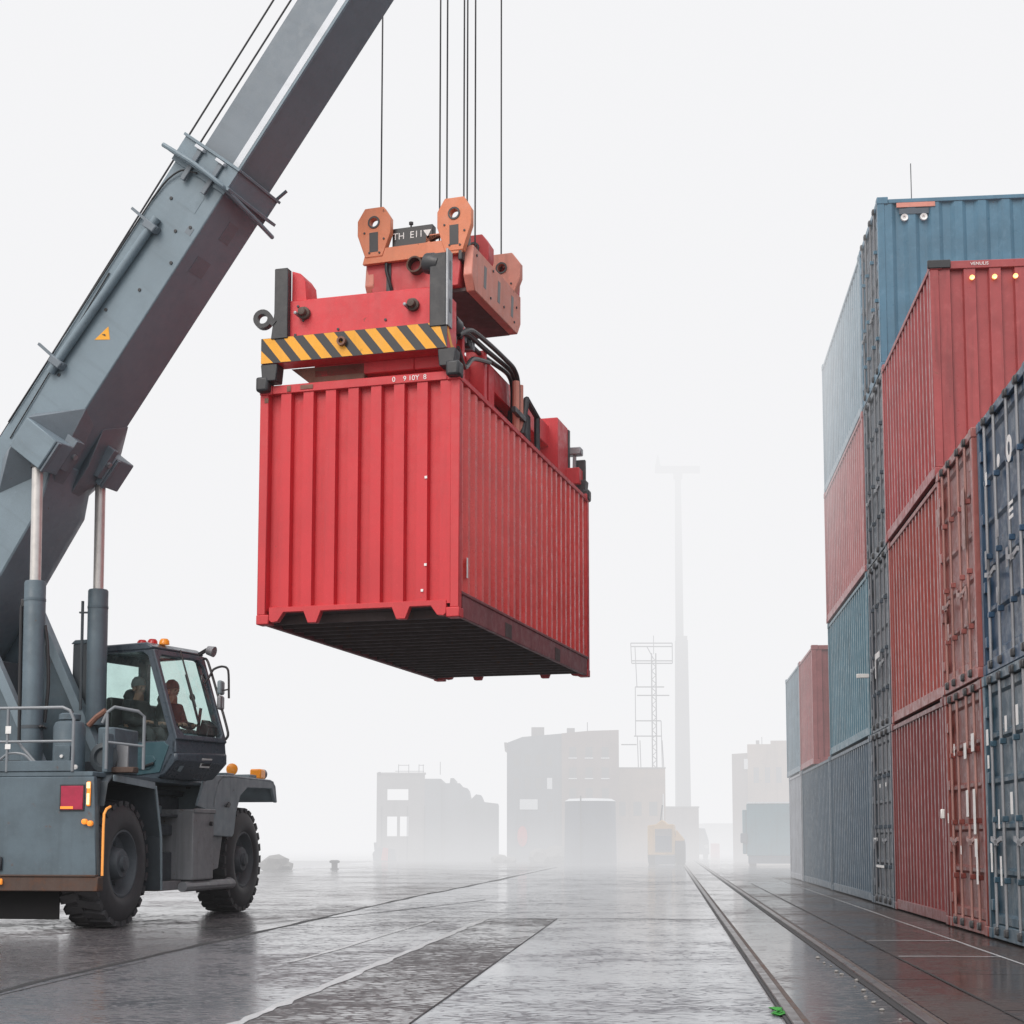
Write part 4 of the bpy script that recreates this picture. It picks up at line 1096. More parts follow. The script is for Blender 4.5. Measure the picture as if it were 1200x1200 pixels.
# --- tall dark box behind the far cylinder
eb0 = at(83, 832, 20.0)
ebm = frame(eb0, hd)
ex = MB().box(0, 0.26, 0, 0.3, -0.3, 0.88)
exo = ex.build('exhaust_box', M['crane_dark'], CR, 0.015)
exo.matrix_local = toC(ebm)
MB().prism([(-0.03, 0.0, 0.88), (0.28, 0.0, 0.88), (0.28, 0.0, 0.93), (0.03, 0.0, 0.93)], (0, 0.3, 0)).build('exhaust_cap', M['crane'], exo, 0.008)

# --- operator cab: local X = its forward, Y = across to the far side, Z up; origin at the near front lower corner
CAZ = R(28)
chd = Vv((math.cos(CAZ), -math.sin(CAZ), 0))
cab0 = at(203, 912, 19.6)
CAB = bpy.data.objects.new('cab', None)
COL.objects.link(CAB)
CAB.parent = CR
CABM = frame(cab0, chd)
CAB.matrix_local = toC(CABM)
CW = 1.02
# outline of the near side (x forward, z up)
out = [(-1.40, 0.30), (-1.40, 1.70), (-1.28, 1.76), (-0.52, 1.76), (-0.40, 1.70), (0.02, 0.50), (0.0, 0.34), (-0.20, 0.05), (-0.30, 0.0), (-0.80, 0.0), (-1.0, 0.15)]
hole = [(-1.32, 0.60), (-1.32, 1.62), (-1.26, 1.68), (-0.56, 1.68), (-0.47, 1.62), (-0.09, 0.57), (-0.13, 0.49), (-0.95, 0.49)]


def ring_plate(b, outer, inner, y0, y1):
    """plate between two outlines, made of strips bridging outer and inner by angle"""
    def sample(poly, n):
        P = [Vv((p[0], p[1])) for p in poly]
        seg = [(P[i], P[(i + 1) % len(P)]) for i in range(len(P))]
        tot = sum((q - p).length for p, q in seg)
        res = []
        for i in range(n):
            d_ = tot * i / n
            for p, q in seg:
                l_ = (q - p).length
                if d_ <= l_:
                    res.append(p.lerp(q, d_ / l_ if l_ else 0))
                    break
                d_ -= l_
        return res
    c = sum((Vv(p) for p in inner), Vv((0, 0))) / len(inner)

    def cast(poly, a):
        dx, dz = math.cos(a), math.sin(a)
        best = 0
        n = len(poly)
        for j in range(n):
            p, q = poly[j], poly[(j + 1) % n]
            ex, ez = q[0] - p[0], q[1] - p[1]
            den = dx * ez - dz * ex
            if abs(den) < 1e-9:
                continue
            tt_ = ((p[0] - c.x) * ez - (p[1] - c.y) * ex) / den
            ss_ = ((p[0] - c.x) * dz - (p[1] - c.y) * dx) / den
            if tt_ > 0 and -1e-6 <= ss_ <= 1 + 1e-6:
                best = max(best, tt_)
        return (c.x + dx * best, c.y + dz * best)
    angs = sorted(set([math.atan2(p[1] - c.y, p[0] - c.x) for p in list(outer) + list(inner)] + [i * math.pi / 18 - math.pi for i in range(36)]))
    O_ = [cast(outer, a) for a in angs]
    I_ = [cast(inner, a) for a in angs]
    n = len(angs)
    lay = []
    for y in (y0, y1):
        lay.append(([b.bm.verts.new((p[0], y, p[1])) for p in O_], [b.bm.verts.new((p[0], y, p[1])) for p in I_]))
    (oa, ia), (ob, ib) = lay
    for i in range(n):
        j = (i + 1) % n
        for f in ((oa[i], oa[j], ia[j], ia[i]), (ob[i], ob[j], ib[j], ib[i]), (oa[i], oa[j], ob[j], ob[i]), (ia[i], ia[j], ib[j], ib[i])):
            try:
                b.bm.faces.new(f)
            except ValueError:
                pass
    bmesh.ops.remove_doubles(b.bm, verts=b.bm.verts[:], dist=1e-5)
    return b


ring_plate(MB(), out, hole, 0.0, 0.07).build('side_frame', M['cab'], CAB, 0.006)
ring_plate(MB(), out, hole, CW - 0.07, CW).build('side_frame', M['cab'], CAB, 0.006)
for y in (0.03, CW - 0.04):
    MB().prism([(p[0], y, p[1]) for p in hole], (0, 0.008, 0)).build('side_window', M['glass'], CAB, smooth=False)
# door panel below the near window with a pressed frame and handle
dr = MB().prism([(-0.93, -0.014, 0.46), (-0.16, -0.014, 0.48), (-0.08, -0.014, 0.42), (-0.22, -0.014, 0.08), (-0.74, -0.014, 0.04), (-0.93, -0.014, 0.2)], (0, 0.018, 0)).build('door_panel', M['cab_door'], CAB, 0.004)
MB().prism([(-0.78, -0.028, 0.30), (-0.32, -0.028, 0.30), (-0.28, -0.028, 0.24), (-0.38, -0.028, 0.12), (-0.78, -0.028, 0.12)], (0, 0.014, 0)).build('door_pocket', M['cab_door'], dr, 0.01)
MB().bar((-0.46, -0.04, 0.16), (-0.30, -0.04, 0.20), 0.03, 0.03).build('door_handle', M['black_steel'], dr, 0.006)
# roof, floor, rear wall
MB().prism([(-1.42, -0.015, 1.74), (-1.30, -0.015, 1.80), (-0.50, -0.015, 1.80), (-0.385, -0.015, 1.735), (-0.42, -0.015, 1.70), (-1.38, -0.015, 1.70)], (0, CW + 0.03, 0)).build('roof', M['cab'], CAB, 0.02, segs=2)
MB().prism([(-1.36, 0.071, 0.32), (-1.0, 0.071, 0.17), (-0.80, 0.071, 0.02), (-0.30, 0.071, 0.02), (-0.22, 0.071, 0.06), (-0.9, 0.071, 0.24), (-1.36, 0.071, 0.40)], (0, CW - 0.142, 0)).build('floor', M['cab'], CAB)
rw = MB()
rw.box(-1.40, -1.36, 0.071, CW - 0.071, 0.32, 0.85)
rw.box(-1.40, -1.36, 0.071, CW - 0.071, 1.60, 1.70)
rw.box(-1.40, -1.36, 0.071, 0.16, 0.85, 1.60)
rw.box(-1.40, -1.36, CW - 0.16, CW - 0.071, 0.85, 1.60)
rw.build('rear_wall', M['cab'], CAB)
MB().box(-1.385, -1.378, 0.16, CW - 0.16, 0.85, 1.60).build('rear_window', M['glass'], CAB, smooth=False)
# sloping windscreen and its frame
fa, fb_ = Vv((-0.405, 0, 1.70)), Vv((0.02, 0, 0.50))
fd = (fb_ - fa).normalized()
fn = Vv((fd.z, 0, -fd.x)) * -1
def FP(s, y, o=0.0):
    p = fa + fd * s
    return Vv((p.x, y, p.z)) + Vv((-fd.z, 0, fd.x)) * o
fl_ = (fb_ - fa).length
ws = MB()
outer = [(0.0, 0.0), (CW, 0.0), (CW, fl_), (0.0, fl_)]
inner = [(0.065, 0.14), (0.14, 0.075), (CW - 0.15, 0.075), (CW - 0.05, 0.18), (CW - 0.05, fl_ - 0.13), (CW - 0.10, fl_ - 0.07), (0.17, fl_ - 0.07), (0.065, fl_ - 0.20)]
b = MB()
ring_plate(b, outer, inner, -0.02, 0.03)
for v in b.bm.verts:
    y_, o_, s_ = v.co.x, v.co.y, v.co.z
    v.co = FP(s_, y_, o_)
b.build('windscreen_frame', M['cab'], CAB, 0.008)
MB().hexa([FP(0.10, 0.10, -0.002), FP(0.10, CW - 0.08, -0.002), FP(fl_ - 0.11, CW - 0.08, -0.002), FP(fl_ - 0.11, 0.10, -0.002), FP(0.10, 0.10, 0.005), FP(0.10, CW - 0.08, 0.005), FP(fl_ - 0.11, CW - 0.08, 0.005), FP(fl_ - 0.11, 0.10, 0.005)]).build('windscreen', M['glass'], CAB, smooth=False)
wp = MB().tube([FP(-0.02, 0.50, 0.06), FP(0.25, 0.52, 0.045), FP(fl_ * 0.62, 0.54, 0.04)], 0.012, 6).build('wiper', M['black_steel'], CAB)
MB().bar(FP(fl_ * 0.25, 0.53, 0.028), FP(fl_ * 0.80, 0.53, 0.028), 0.03, 0.02).build('wiper_blade', M['black_steel'], wp)
# lower front: slanted apron and dark panel
MB().hexa([(0.02, 0.0, 0.50), (0.02, CW, 0.50), (0.04, CW, 0.33), (0.04, 0.0, 0.33), (-0.04, 0.0, 0.50), (-0.04, CW, 0.50), (-0.04, CW, 0.33), (-0.04, 0.0, 0.33)]).build('front_sill', M['cab'], CAB, 0.015, segs=2)
fpn = MB().hull([(0.04, 0.0, 0.33), (0.06, CW, 0.36), (0.045, 0.0, 0.24), (0.06, CW, 0.22), (-0.18, 0.01, 0.03), (-0.16, CW, 0.02), (-0.30, 0.0, 0.0), (-0.30, CW, 0.0), (-0.1, 0, 0.33), (-0.1, CW, 0.36)]).build('front_panel', M['cab'], CAB, 0.03, segs=2)
sticker(fpn, facing((0.035, 0.60, 0.22), (0.0, 1, 0), (0.42, 0, 1)), 0.20, 0.13, M['white'], 'number_plate')
sticker(fpn, facing((0.0365 + 0.0, 0.60, 0.195), (0.0, 1, 0), (0.42, 0, 1)), 0.17, 0.03, M['screen'], 'plate_mark')
sticker(fpn, facing((0.048, 0.60, 0.245), (0.0, 1, 0), (0.42, 0, 1)), 0.15, 0.015, M['grey_steel'], 'plate_mark')
sticker(fpn, facing((-0.02, 0.20, 0.18), (0.0, 1, -0.1), (0.7, 0.1, 1)), 0.07, 0.20, M['fender'], 'reflector')
# mirror and grab rails
mr = MB().tube([FP(0.42, CW - 0.16, 0.03), FP(0.34, CW - 0.10, 0.10), FP(0.24, CW - 0.02, 0.14), Vv((-0.08, CW + 0.02, 1.56)), Vv((0.02, CW + 0.03, 1.50)), Vv((0.04, CW + 0.03, 1.12))], 0.016, 8, soft=True).build('mirror_arm', M['black_steel'], CAB)
mh = MB().box(-0.035, 0.035, -0.085, 0.085, 0.005, 0.20).build('mirror', M['fender'], CAB, 0.03, segs=3)
mh.location = (-0.05, CW - 0.03, 1.16)
mh.rotation_euler = (0, 0, 0.4)
mh2 = MB().box(-0.035, 0.035, -0.085, 0.085, -0.20, -0.005).build('wide_mirror', M['grey_steel'], CAB, 0.03, segs=3)
mh2.location = (-0.05, CW - 0.03, 1.16)
mh2.rotation_euler = (0, 0, 0.4)
MB().bar((-0.04, CW - 0.03, 1.22), (0.03, CW + 0.02, 1.24), 0.02).build('mirror_clamp', M['black_steel'], CAB)
MB().tube([FP(0.04, CW - 0.05, 0.05), FP(0.12, CW - 0.04, 0.10), FP(fl_ * 0.55, CW - 0.03, 0.11), FP(fl_ - 0.12, CW - 0.03, 0.11), FP(fl_ - 0.04, CW - 0.04, 0.05)], 0.018, 8, soft=True).build('grab_rail', M['black_steel'], CAB)
MB().tube([FP(0.34, CW - 0.12, 0.04), FP(0.30, CW - 0.2, 0.08), FP(0.40, CW - 0.24, 0.07), FP(0.52, CW - 0.2, 0.05)], 0.012, 6, soft=True).build('lamp_cable', M['black_steel'], CAB)
MB().bar((-0.34, CW - 0.15, 1.72), (-0.20, CW - 0.15, 1.78), 0.04).build('lamp_bracket', M['black_steel'], CAB)
MB().lathe([(-0.06, 0), (-0.05, 0.06), (0.05, 0.075), (0.055, 0.0)], (-0.16, CW - 0.12, 1.76), (0.9, 0.2, -0.25), 14).build('work_lamp', M['grey_steel'], CAB)
for yy, xx, mt in ((0.25, -0.80, 'red_dome'), (0.25, -0.62, 'red_dome'), (0.30, -0.46, 'amber_off')):
    MB().lathe([(0, 0.07), (0.05, 0.065), (0.075, 0.045), (0.08, 0)], (xx, yy, 1.80), (0, 0, 1), 14).build('roof_beacon', M[mt], CAB)
# interior: seat, console, controls
stt = MB().box(-1.30, -0.75, 0.15, 0.55, 0.42, 0.56).build('seat', M['screen'], CAB, 0.03, segs=2)
MB().box(-1.33, -1.22, 0.15, 0.55, 0.56, 1.12).build('backrest', M['screen'], stt, 0.03, segs=2)
st2 = MB().box(-1.10, -0.55, 0.58, 0.93, 0.40, 0.54).build('seat', M['screen'], CAB, 0.03, segs=2)
MB().box(-1.15, -1.05, 0.58, 0.93, 0.54, 1.05).build('backrest', M['screen'], st2, 0.03, segs=2)
MB().prism([(-0.12, 0.75, 0.40), (-0.05, 0.75, 0.72), (-0.18, 0.75, 0.82), (-0.28, 0.75, 0.45)], (0, 0.18, 0)).build('console', M['screen'], CAB, 0.01)
MB().bar((-0.30, 0.80, 0.5), (-0.25, 0.82, 0.98), 0.03).build('lever', M['black_steel'], CAB)
MB().box(-0.42, -0.26, 0.5, 0.9, 0.2, 0.62).build('dashboard', M['cab_door'], CAB, 0.02)
MB().lathe([(-0.015, 0.0), (-0.01, 0.05), (0.01, 0.05), (0.015, 0.0)], (-0.30, 0.70, 1.12), (1, 0, 0.2), 12).build('inner_mirror', M['black_steel'], CAB)

# ------------------------------------------------------------------ people in the cab
def person(label, lx, ly, lz, hat, k=1.0):
    """seated figure; origin at the pelvis, facing the cab's forward (+x)"""
    m = CABM @ Matrix.Translation(Vv((lx, ly, lz))) @ Matrix.Scale(k, 4)
    root = thing('person', label, 'person', Matrix.Translation(m.translation) @ m.to_3x3().normalized().to_4x4())

    def skin(name, verts, edges, radii, mat, par, lev=2):
        me = bpy.data.meshes.new(name)
        me.from_pydata(verts, edges, [])
        me.materials.append(mat)
        o = bpy.data.objects.new(name, me)
        COL.objects.link(o)
        o.parent = par
        o.modifiers.new('skin', 'SKIN')
        sv = me.skin_vertices[0].data
        for i, r_ in enumerate(radii):
            sv[i].radius = r_ if isinstance(r_, tuple) else (r_, r_)
        sv[0].use_root = True
        sb = o.modifiers.new('smooth', 'SUBSURF')
        sb.levels = lev
        sb.render_levels = lev
        me.shade_smooth()
        return o

    vs = [(0, 0, 0.06), (0.03, 0, 0.25), (0.06, 0, 0.42), (0.08, 0, 0.50), (0.11, 0, 0.58), (0.115, 0, 0.70), (0.115, 0, 0.78)]
    ra = [(0.15, 0.11), (0.14, 0.10), (0.17, 0.11), (0.07, 0.07), (0.055, 0.055), (0.078, 0.095), (0.06, 0.07)]
    es = [(i, i + 1) for i in range(6)]
    # head details: nose, chin
    vs.append((0.215, 0, 0.655)); ra.append(0.018); es.append((5, len(vs) - 1))
    vs.append((0.18, 0, 0.60)); ra.append(0.028); es.append((4, len(vs) - 1))
    for s in (-1, 1):
        b0 = len(vs)
        vs += [(0.07, s * 0.18, 0.44), (0.14, s * 0.22, 0.20), (0.36, s * 0.16, 0.17), (0.42, s * 0.145, 0.18)]
        ra += [0.062, 0.05, 0.034, 0.030]
        es += [(2, b0), (b0, b0 + 1), (b0 + 1, b0 + 2), (b0 + 2, b0 + 3)]
        for f in range(4):
            c0 = len(vs)
            yo = s * (0.145 + (f - 1.5) * 0.021)
            ln = (0.05, 0.058, 0.054, 0.044)[f]
            vs += [(0.455, yo, 0.185), (0.455 + ln * 0.6, yo, 0.175), (0.455 + ln * 0.75, yo, 0.145)]
            ra += [0.0095, 0.009, 0.008]
            es += [(b0 + 3, c0), (c0, c0 + 1), (c0 + 1, c0 + 2)]
        c0 = len(vs)
        vs += [(0.43, s * 0.105, 0.18), (0.465, s * 0.09, 0.165)]
        ra += [0.011, 0.009]
        es += [(b0 + 3, c0), (c0, c0 + 1)]
        l0 = len(vs)
        vs += [(0.05, s * 0.10, 0.03), (0.45, s * 0.12, 0.06), (0.50, s * 0.12, -0.22), (0.60, s * 0.12, -0.25)]
        ra += [0.095, 0.06, 0.045, 0.04]
        es += [(0, l0), (l0, l0 + 1), (l0 + 1, l0 + 2), (l0 + 2, l0 + 3)]
    body = skin('body', [(x * k, y * k, z * k) for x, y, z in vs], es, [tuple(q * k for q in r_) if isinstance(r_, tuple) else r_ * k for r_ in ra], M['skin'], root)
    # jacket
    jv = [(0, 0, 0.02), (0.03, 0, 0.25), (0.055, 0, 0.42), (0.075, 0, 0.505)]
    jr = [(0.185, 0.14), (0.18, 0.135), (0.20, 0.14), (0.10, 0.10)]
    je = [(0, 1), (1, 2), (2, 3)]
    for s in (-1, 1):
        b0 = len(jv)
        jv += [(0.07, s * 0.185, 0.44), (0.14, s * 0.225, 0.20), (0.34, s * 0.165, 0.17), (0.39, s * 0.155, 0.175)]
        jr += [0.085, 0.072, 0.055, 0.052]
        je += [(2, b0), (b0, b0 + 1), (b0 + 1, b0 + 2), (b0 + 2, b0 + 3)]
    skin('jacket', [(x * k, y * k, z * k) for x, y, z in jv], je, [tuple(q * k for q in r_) if isinstance(r_, tuple) else r_ * k for r_ in jr], M['cloth'], root)
    tv = [(0, 0, 0.02)]
    trr = [(0.17, 0.13)]
    te = []
    for s in (-1, 1):
        l0 = len(tv)
        tv += [(0.06, s * 0.10, 0.02), (0.45, s * 0.12, 0.06), (0.50, s * 0.12, -0.20)]
        trr += [0.105, 0.075, 0.058]
        te += [(0, l0), (l0, l0 + 1), (l0 + 1, l0 + 2)]
    skin('trousers', [(x * k, y * k, z * k) for x, y, z in tv], te, [tuple(q * k for q in r_) if isinstance(r_, tuple) else r_ * k for r_ in trr], M['trouser'], root)
    # hood rolled behind the neck, hat / hair
    b = MB()
    b.lathe([(-0.10, 0), (-0.09, 0.07), (-0.02, 0.105), (0.06, 0.10), (0.11, 0.055), (0.12, 0)], (-0.02 * k, 0, 0.545 * k), (-0.5, 0, 0.85), 18)
    b.build('hood', M['cloth'], root)
    b = MB()
    b.lathe([(0.0, 0.098), (0.05, 0.099), (0.10, 0.08), (0.135, 0.045), (0.145, 0)], (0.105 * k, 0, 0.70 * k), (-0.15, 0, 1), 20)
    b.build('knit_hat' if hat else 'hair', M['beanie'] if hat else M['hair'], root)
    for s in (-1, 1):
        MB().lathe([(-0.012, 0), (-0.01, 0.012), (0.004, 0.012), (0.006, 0)], (0.192 * k, s * 0.034 * k, 0.685 * k), (1, 0, 0), 8).build('eye', M['hair'], root)
        MB().lathe([(-0.012, 0.0), (-0.01, 0.03), (0.012, 0.03), (0.014, 0)], (0.105 * k, s * 0.088 * k, 0.665 * k), (0, s, 0), 10).build('ear', M['skin'], root)
    MB().box(0.186 * k, 0.192 * k, -0.026 * k, 0.026 * k, 0.612 * k, 0.62 * k).build('mouth', plain('lip', (0.3, 0.12, 0.1), 0.5), root)
    return root


person('person in dark hooded jacket and grey knit hat, seated by the near cab window', -1.02, 0.34, 0.60, True, 0.94)
person('person in dark clothes with dark hair, seated behind the cab windscreen', -0.78, 0.74, 0.585, False, 0.94)

# ------------------------------------------------------------------ container stacks along the quay
V0 = 3.44
HS = 2.81
xd_side = (-U.x, -U.y, 0)


def side_on(name, label, u0, u1, level, mat, dv=0.0, z0=None, hh=None, **kw):
    """container lying along the quay; its right end (x = L) looks towards the camera"""
    z = 0.02 + level * HS if z0 is None else z0
    return container(name, label, frame(uv(u1, V0 + dv, z), xd_side), u1 - u0, 2.44, (hh or HS) - 0.012, mat, ('plain', 'plain'), detail=1, **kw)


def end_on(name, label, u0, u1, level, mat, dv=0.0, L=6.06, doors='door', **kw):
    """container standing square to the quay, its doors towards the roadway"""
    return container(name, label, frame(uv(u0, V0 + dv, 0.02 + level * HS), V), L, u1 - u0, HS - 0.012, mat, (doors, 'plain'), **kw)


G = 'containers stacked along the quay'
SN = 'shipping_container'
c_a0b = end_on(SN, 'deep teal container with grey lock bars, on the ground at the right edge', 14.55, 16.90, 0, M['s_navy_low'], group=G)
c_a0t = end_on(SN, 'dark blue container with white round marks, on top of the deep teal one', 14.55, 16.90, 1, M['s_navy'], dv=0.02, group=G)
c_ab = end_on(SN, 'brick-red container with white labels on its doors, on the ground', 16.98, 19.18, 0, M['s_brick'], bar_mat=M['bar_red'], group=G)
c_at = end_on(SN, 'faded brick-red container with scraped doors, top of the two brick-red ones', 16.98, 19.18, 1, M['s_brick_up'], dv=-0.02, bar_mat=M['bar_red'], group=G)
c_b0 = side_on(SN, 'dark red corrugated container standing side-on on the ground', 19.27, 23.68, 0, M['s_red_low'], side_pitch=0.26, group=G)
c_b1 = side_on(SN, 'red corrugated container in the middle of the three-high red stack', 19.25, 23.66, 1, M['s_red'], dv=0.015, side_pitch=0.26, group=G)
c_b2 = side_on(SN, 'red container on top of the three-high red stack, three lamps at its end', 19.28, 23.70, 2, M['s_red_top'], dv=-0.01, side_pitch=0.26, end_pitch=0.34, group=G)
c_c0 = end_on(SN, 'slate-grey container with lock bars, lowest in the narrow dark stack', 23.78, 26.08, 0, M['s_slate'], bar_mat=M['bar_dark'], group=G)
c_c1 = end_on(SN, 'slate-grey container with a white latch, second up in the narrow dark stack', 23.78, 26.08, 1, M['s_slate'], bar_mat=M['bar_dark'], dv=0.02, group=G)
c_c2 = end_on(SN, 'slate-grey container third from the ground in the narrow dark stack', 23.78, 26.08, 2, M['s_slate'], bar_mat=M['bar_dark'], dv=0.01, group=G)
c_c3 = end_on(SN, 'sky-blue container on top of the highest stack, its long side in view', 23.78, 26.08, 3, M['s_slate'], bar_mat=M['bar_dark'], side_mat=M['s_blue'], rail_mat=M['s_blue'], side_pitch=0.36, group=G)
c_d0 = side_on(SN, 'dark slate-blue container on the ground under the teal one', 26.16, 32.5, 0, M['s_dark'], group=G)
c_d1 = side_on(SN, 'teal corrugated container directly beneath the faded pink one', 26.16, 32.5, 1, M['s_teal'], dv=0.01, group=G)
c_d2 = side_on(SN, 'faded pink container between the teal one and the pale grey-blue one', 26.16, 32.5, 2, M['s_pink'], dv=-0.01, group=G)
c_d3 = side_on(SN, 'pale grey-blue container at the top of the four-high stack', 26.16, 32.5, 3, M['s_grey'], group=G)
c_e0 = side_on(SN, 'dark blue-grey container on the ground with the small red container on it', 32.6, 39.2, 0, M['s_dark'], group=G)
c_e1 = side_on(SN, 'small pinkish red container standing alone on a dark blue-grey one', 36.0, 39.5, 1, M['s_pink'], side_pitch=0.24, group=G)
c_f0 = side_on(SN, 'light grey container at the far end of the row, on the ground', 39.6, 43.3, 0, M['s_light'], group=G)
c_f1 = side_on(SN, 'pale blue container at the far end of the row, on the light grey one', 39.6, 43.9, 1, M['s_grey'], group=G)

# marks on the doors and ends (container frame: x into the stack, y along the quay away from us, z up)
def mark(c, y, z, w, h, mat='white', name='sticker'):
    return sticker(c, facing((0.002 - 0.036, y, z), (0, -1, 0), (0, 0, 1)), w, h, M[mat], name)


def ringmark(c, y, z, r0, r1, name='round_mark'):
    b = MB().lathe([(0.0, r0), (0.003, r0), (0.003, r1), (0.0, r1)], (0, 0, 0), (0, 0, 1), 24, closed=True)
    o = b.build(name, M['white'], c)
    o.matrix_local = facing((-0.034, y, z), (0, -1, 0), (0, 0, 1))
    o.scale = (1, 1.15, 1)
    return o


for (y, z, w, h) in ((2.0, 2.12, 0.10, 0.17), (1.98, 1.86, 0.08, 0.14), (1.10, 2.2, 0.09, 0.16), (0.95, 1.4, 0.10, 0.22), (1.96, 0.85, 0.08, 0.3), (1.52, 0.72, 0.07, 0.3), (0.6, 2.25, 0.1, 0.2), (1.55, 1.25, 0.06, 0.2)):
    mark(c_a0b, y, z, w, h)
ringmark(c_a0t, 0.66, 2.10, 0.06, 0.12)
ringmark(c_a0t, 1.15, 2.10, 0.0, 0.06)
mark(c_a0t, 1.76, 2.05, 0.08, 0.14)
for z in (1.55, 1.48, 1.41):
    mark(c_a0t, 0.66, z, 0.18, 0.035)
for (y, z, w, h) in ((0.9, 1.05, 0.1, 0.2), (1.4, 0.75, 0.08, 0.16), (1.9, 1.2, 0.07, 0.2), (1.3, 1.42, 0.12, 0.18)):
    mark(c_a0t, y, z, w, h, 'bar', 'scrape')
for (y, z, w, h) in ((0.36, 2.12, 0.16, 0.2), (0.80, 2.05, 0.14, 0.18), (1.45, 2.1, 0.05, 0.14), (0.36, 1.35, 0.12, 0.5), (0.75, 1.45, 0.12, 0.3), (0.3, 0.7, 0.09, 0.3), (1.95, 1.3, 0.06, 0.12), (1.2, 0.92, 0.05, 0.1), (0.33, 0.95, 0.14, 0.2)):
    mark(c_ab, y, z, w, h)
for (y, z, w, h) in ((0.4, 1.0, 0.10, 0.16), (0.4, 0.72, 0.08, 0.2), (1.5, 0.7, 0.10, 0.2), (0.9, 1.05, 0.08, 0.14), (1.95, 1.1, 0.09, 0.2), (0.4, 1.85, 0.16, 0.7), (1.95, 2.2, 0.20, 0.22)):
    mark(c_at, y, z, w, h, 'bar_red', 'scrape')
for (y, z, w, h) in ((0.35, 1.9, 0.1, 0.06), (1.0, 1.9, 0.1, 0.06), (1.7, 1.05, 0.5, 0.05), (1.2, 0.62, 0.9, 0.04)):
    mark(c_c0, y, z, w, h)
for (y, z, w, h) in ((1.1, 1.20, 0.5, 0.10), (1.35, 1.05, 0.06, 0.4)):
    mark(c_c1, y, z, w, h, 'white', 'latch_plate')
lt = MB().box(-0.10, 0.3, 2.30, 2.33 + 0.3, 0, 0.06)
o = MB().box(-0.24, -0.03, 2.16, 2.22, 0.95, 1.02).build('sensor_arm', M['white'], c_c1, 0.008)
lt.bm.free()
# lamps on the ends that face us
def end_lamp(c, x, y, z, lit, r=0.075):
    o = MB().lathe([(0.0, 0), (0.012, r * 0.8), (0.02, r), (-0.01, r), (-0.01, 0)], (x, y, z), (1, 0, 0), 16).build('end_lamp', M['bulb'] if lit else M['white'], c)
    return o
LB = 4.42
for y in (0.52, 0.80, 1.06):
    end_lamp(c_b2, LB + 0.012, y, HS - 0.25, True, 0.030)
text('lettering', 'VENULIS', 0.06, M['white'], c_b2, facing((LB + 0.006, 0.62, HS - 0.065), (0, 1, 0), (0, 0, 1)))
MB().box(LB - 0.02, LB + 0.02, -0.03, 0.26, HS - 0.11, HS + 0.0).build('corner_cap', M['black_steel'], c_b2, 0.01)
for x in (0.42, 0.72, 2.95):
    o = MB().lathe([(0.0, 0.02), (-0.012, 0.035), (-0.02, 0.055), (0.01, 0.06), (0.01, 0.0)], (x, 0.006, HS - 0.36), (0, 1, 0), 16).build('side_lamp', M['white'], c_c3)
MB().box(0.30, 0.9, 0.0, 0.02, HS - 0.19, HS - 0.115).build('number_strip', M['salmon'], c_c3)
MB().box(0.34, 0.80, 0.006, 0.02, HS - 0.30, HS - 0.21).build('number_strip', M['s_slate'], c_c3)
MB().cyl((0.62, 0.5, HS - 0.03), (0.62, 0.5, HS + 0.75), 0.008, 6).build('aerial', M['lattice'], c_c3)
mk = MB().box(-0.06, 0.06, -0.06, 0.06, 0, 0.12)
mk.bm.free()
MB().tube([(1.0, 0.9, HS - 0.04), (1.0, 0.9, HS + 0.12), (1.05, 0.8, HS + 0.16)], 0.04, 6).build('vent_cap', M['lattice'], c_e1)
# white latch tab on the dark red ground container
MB().box(4.18, 4.24, -0.03, 0.02, 1.30, 1.42).build('latch_tab', M['white'], c_b0, 0.01)

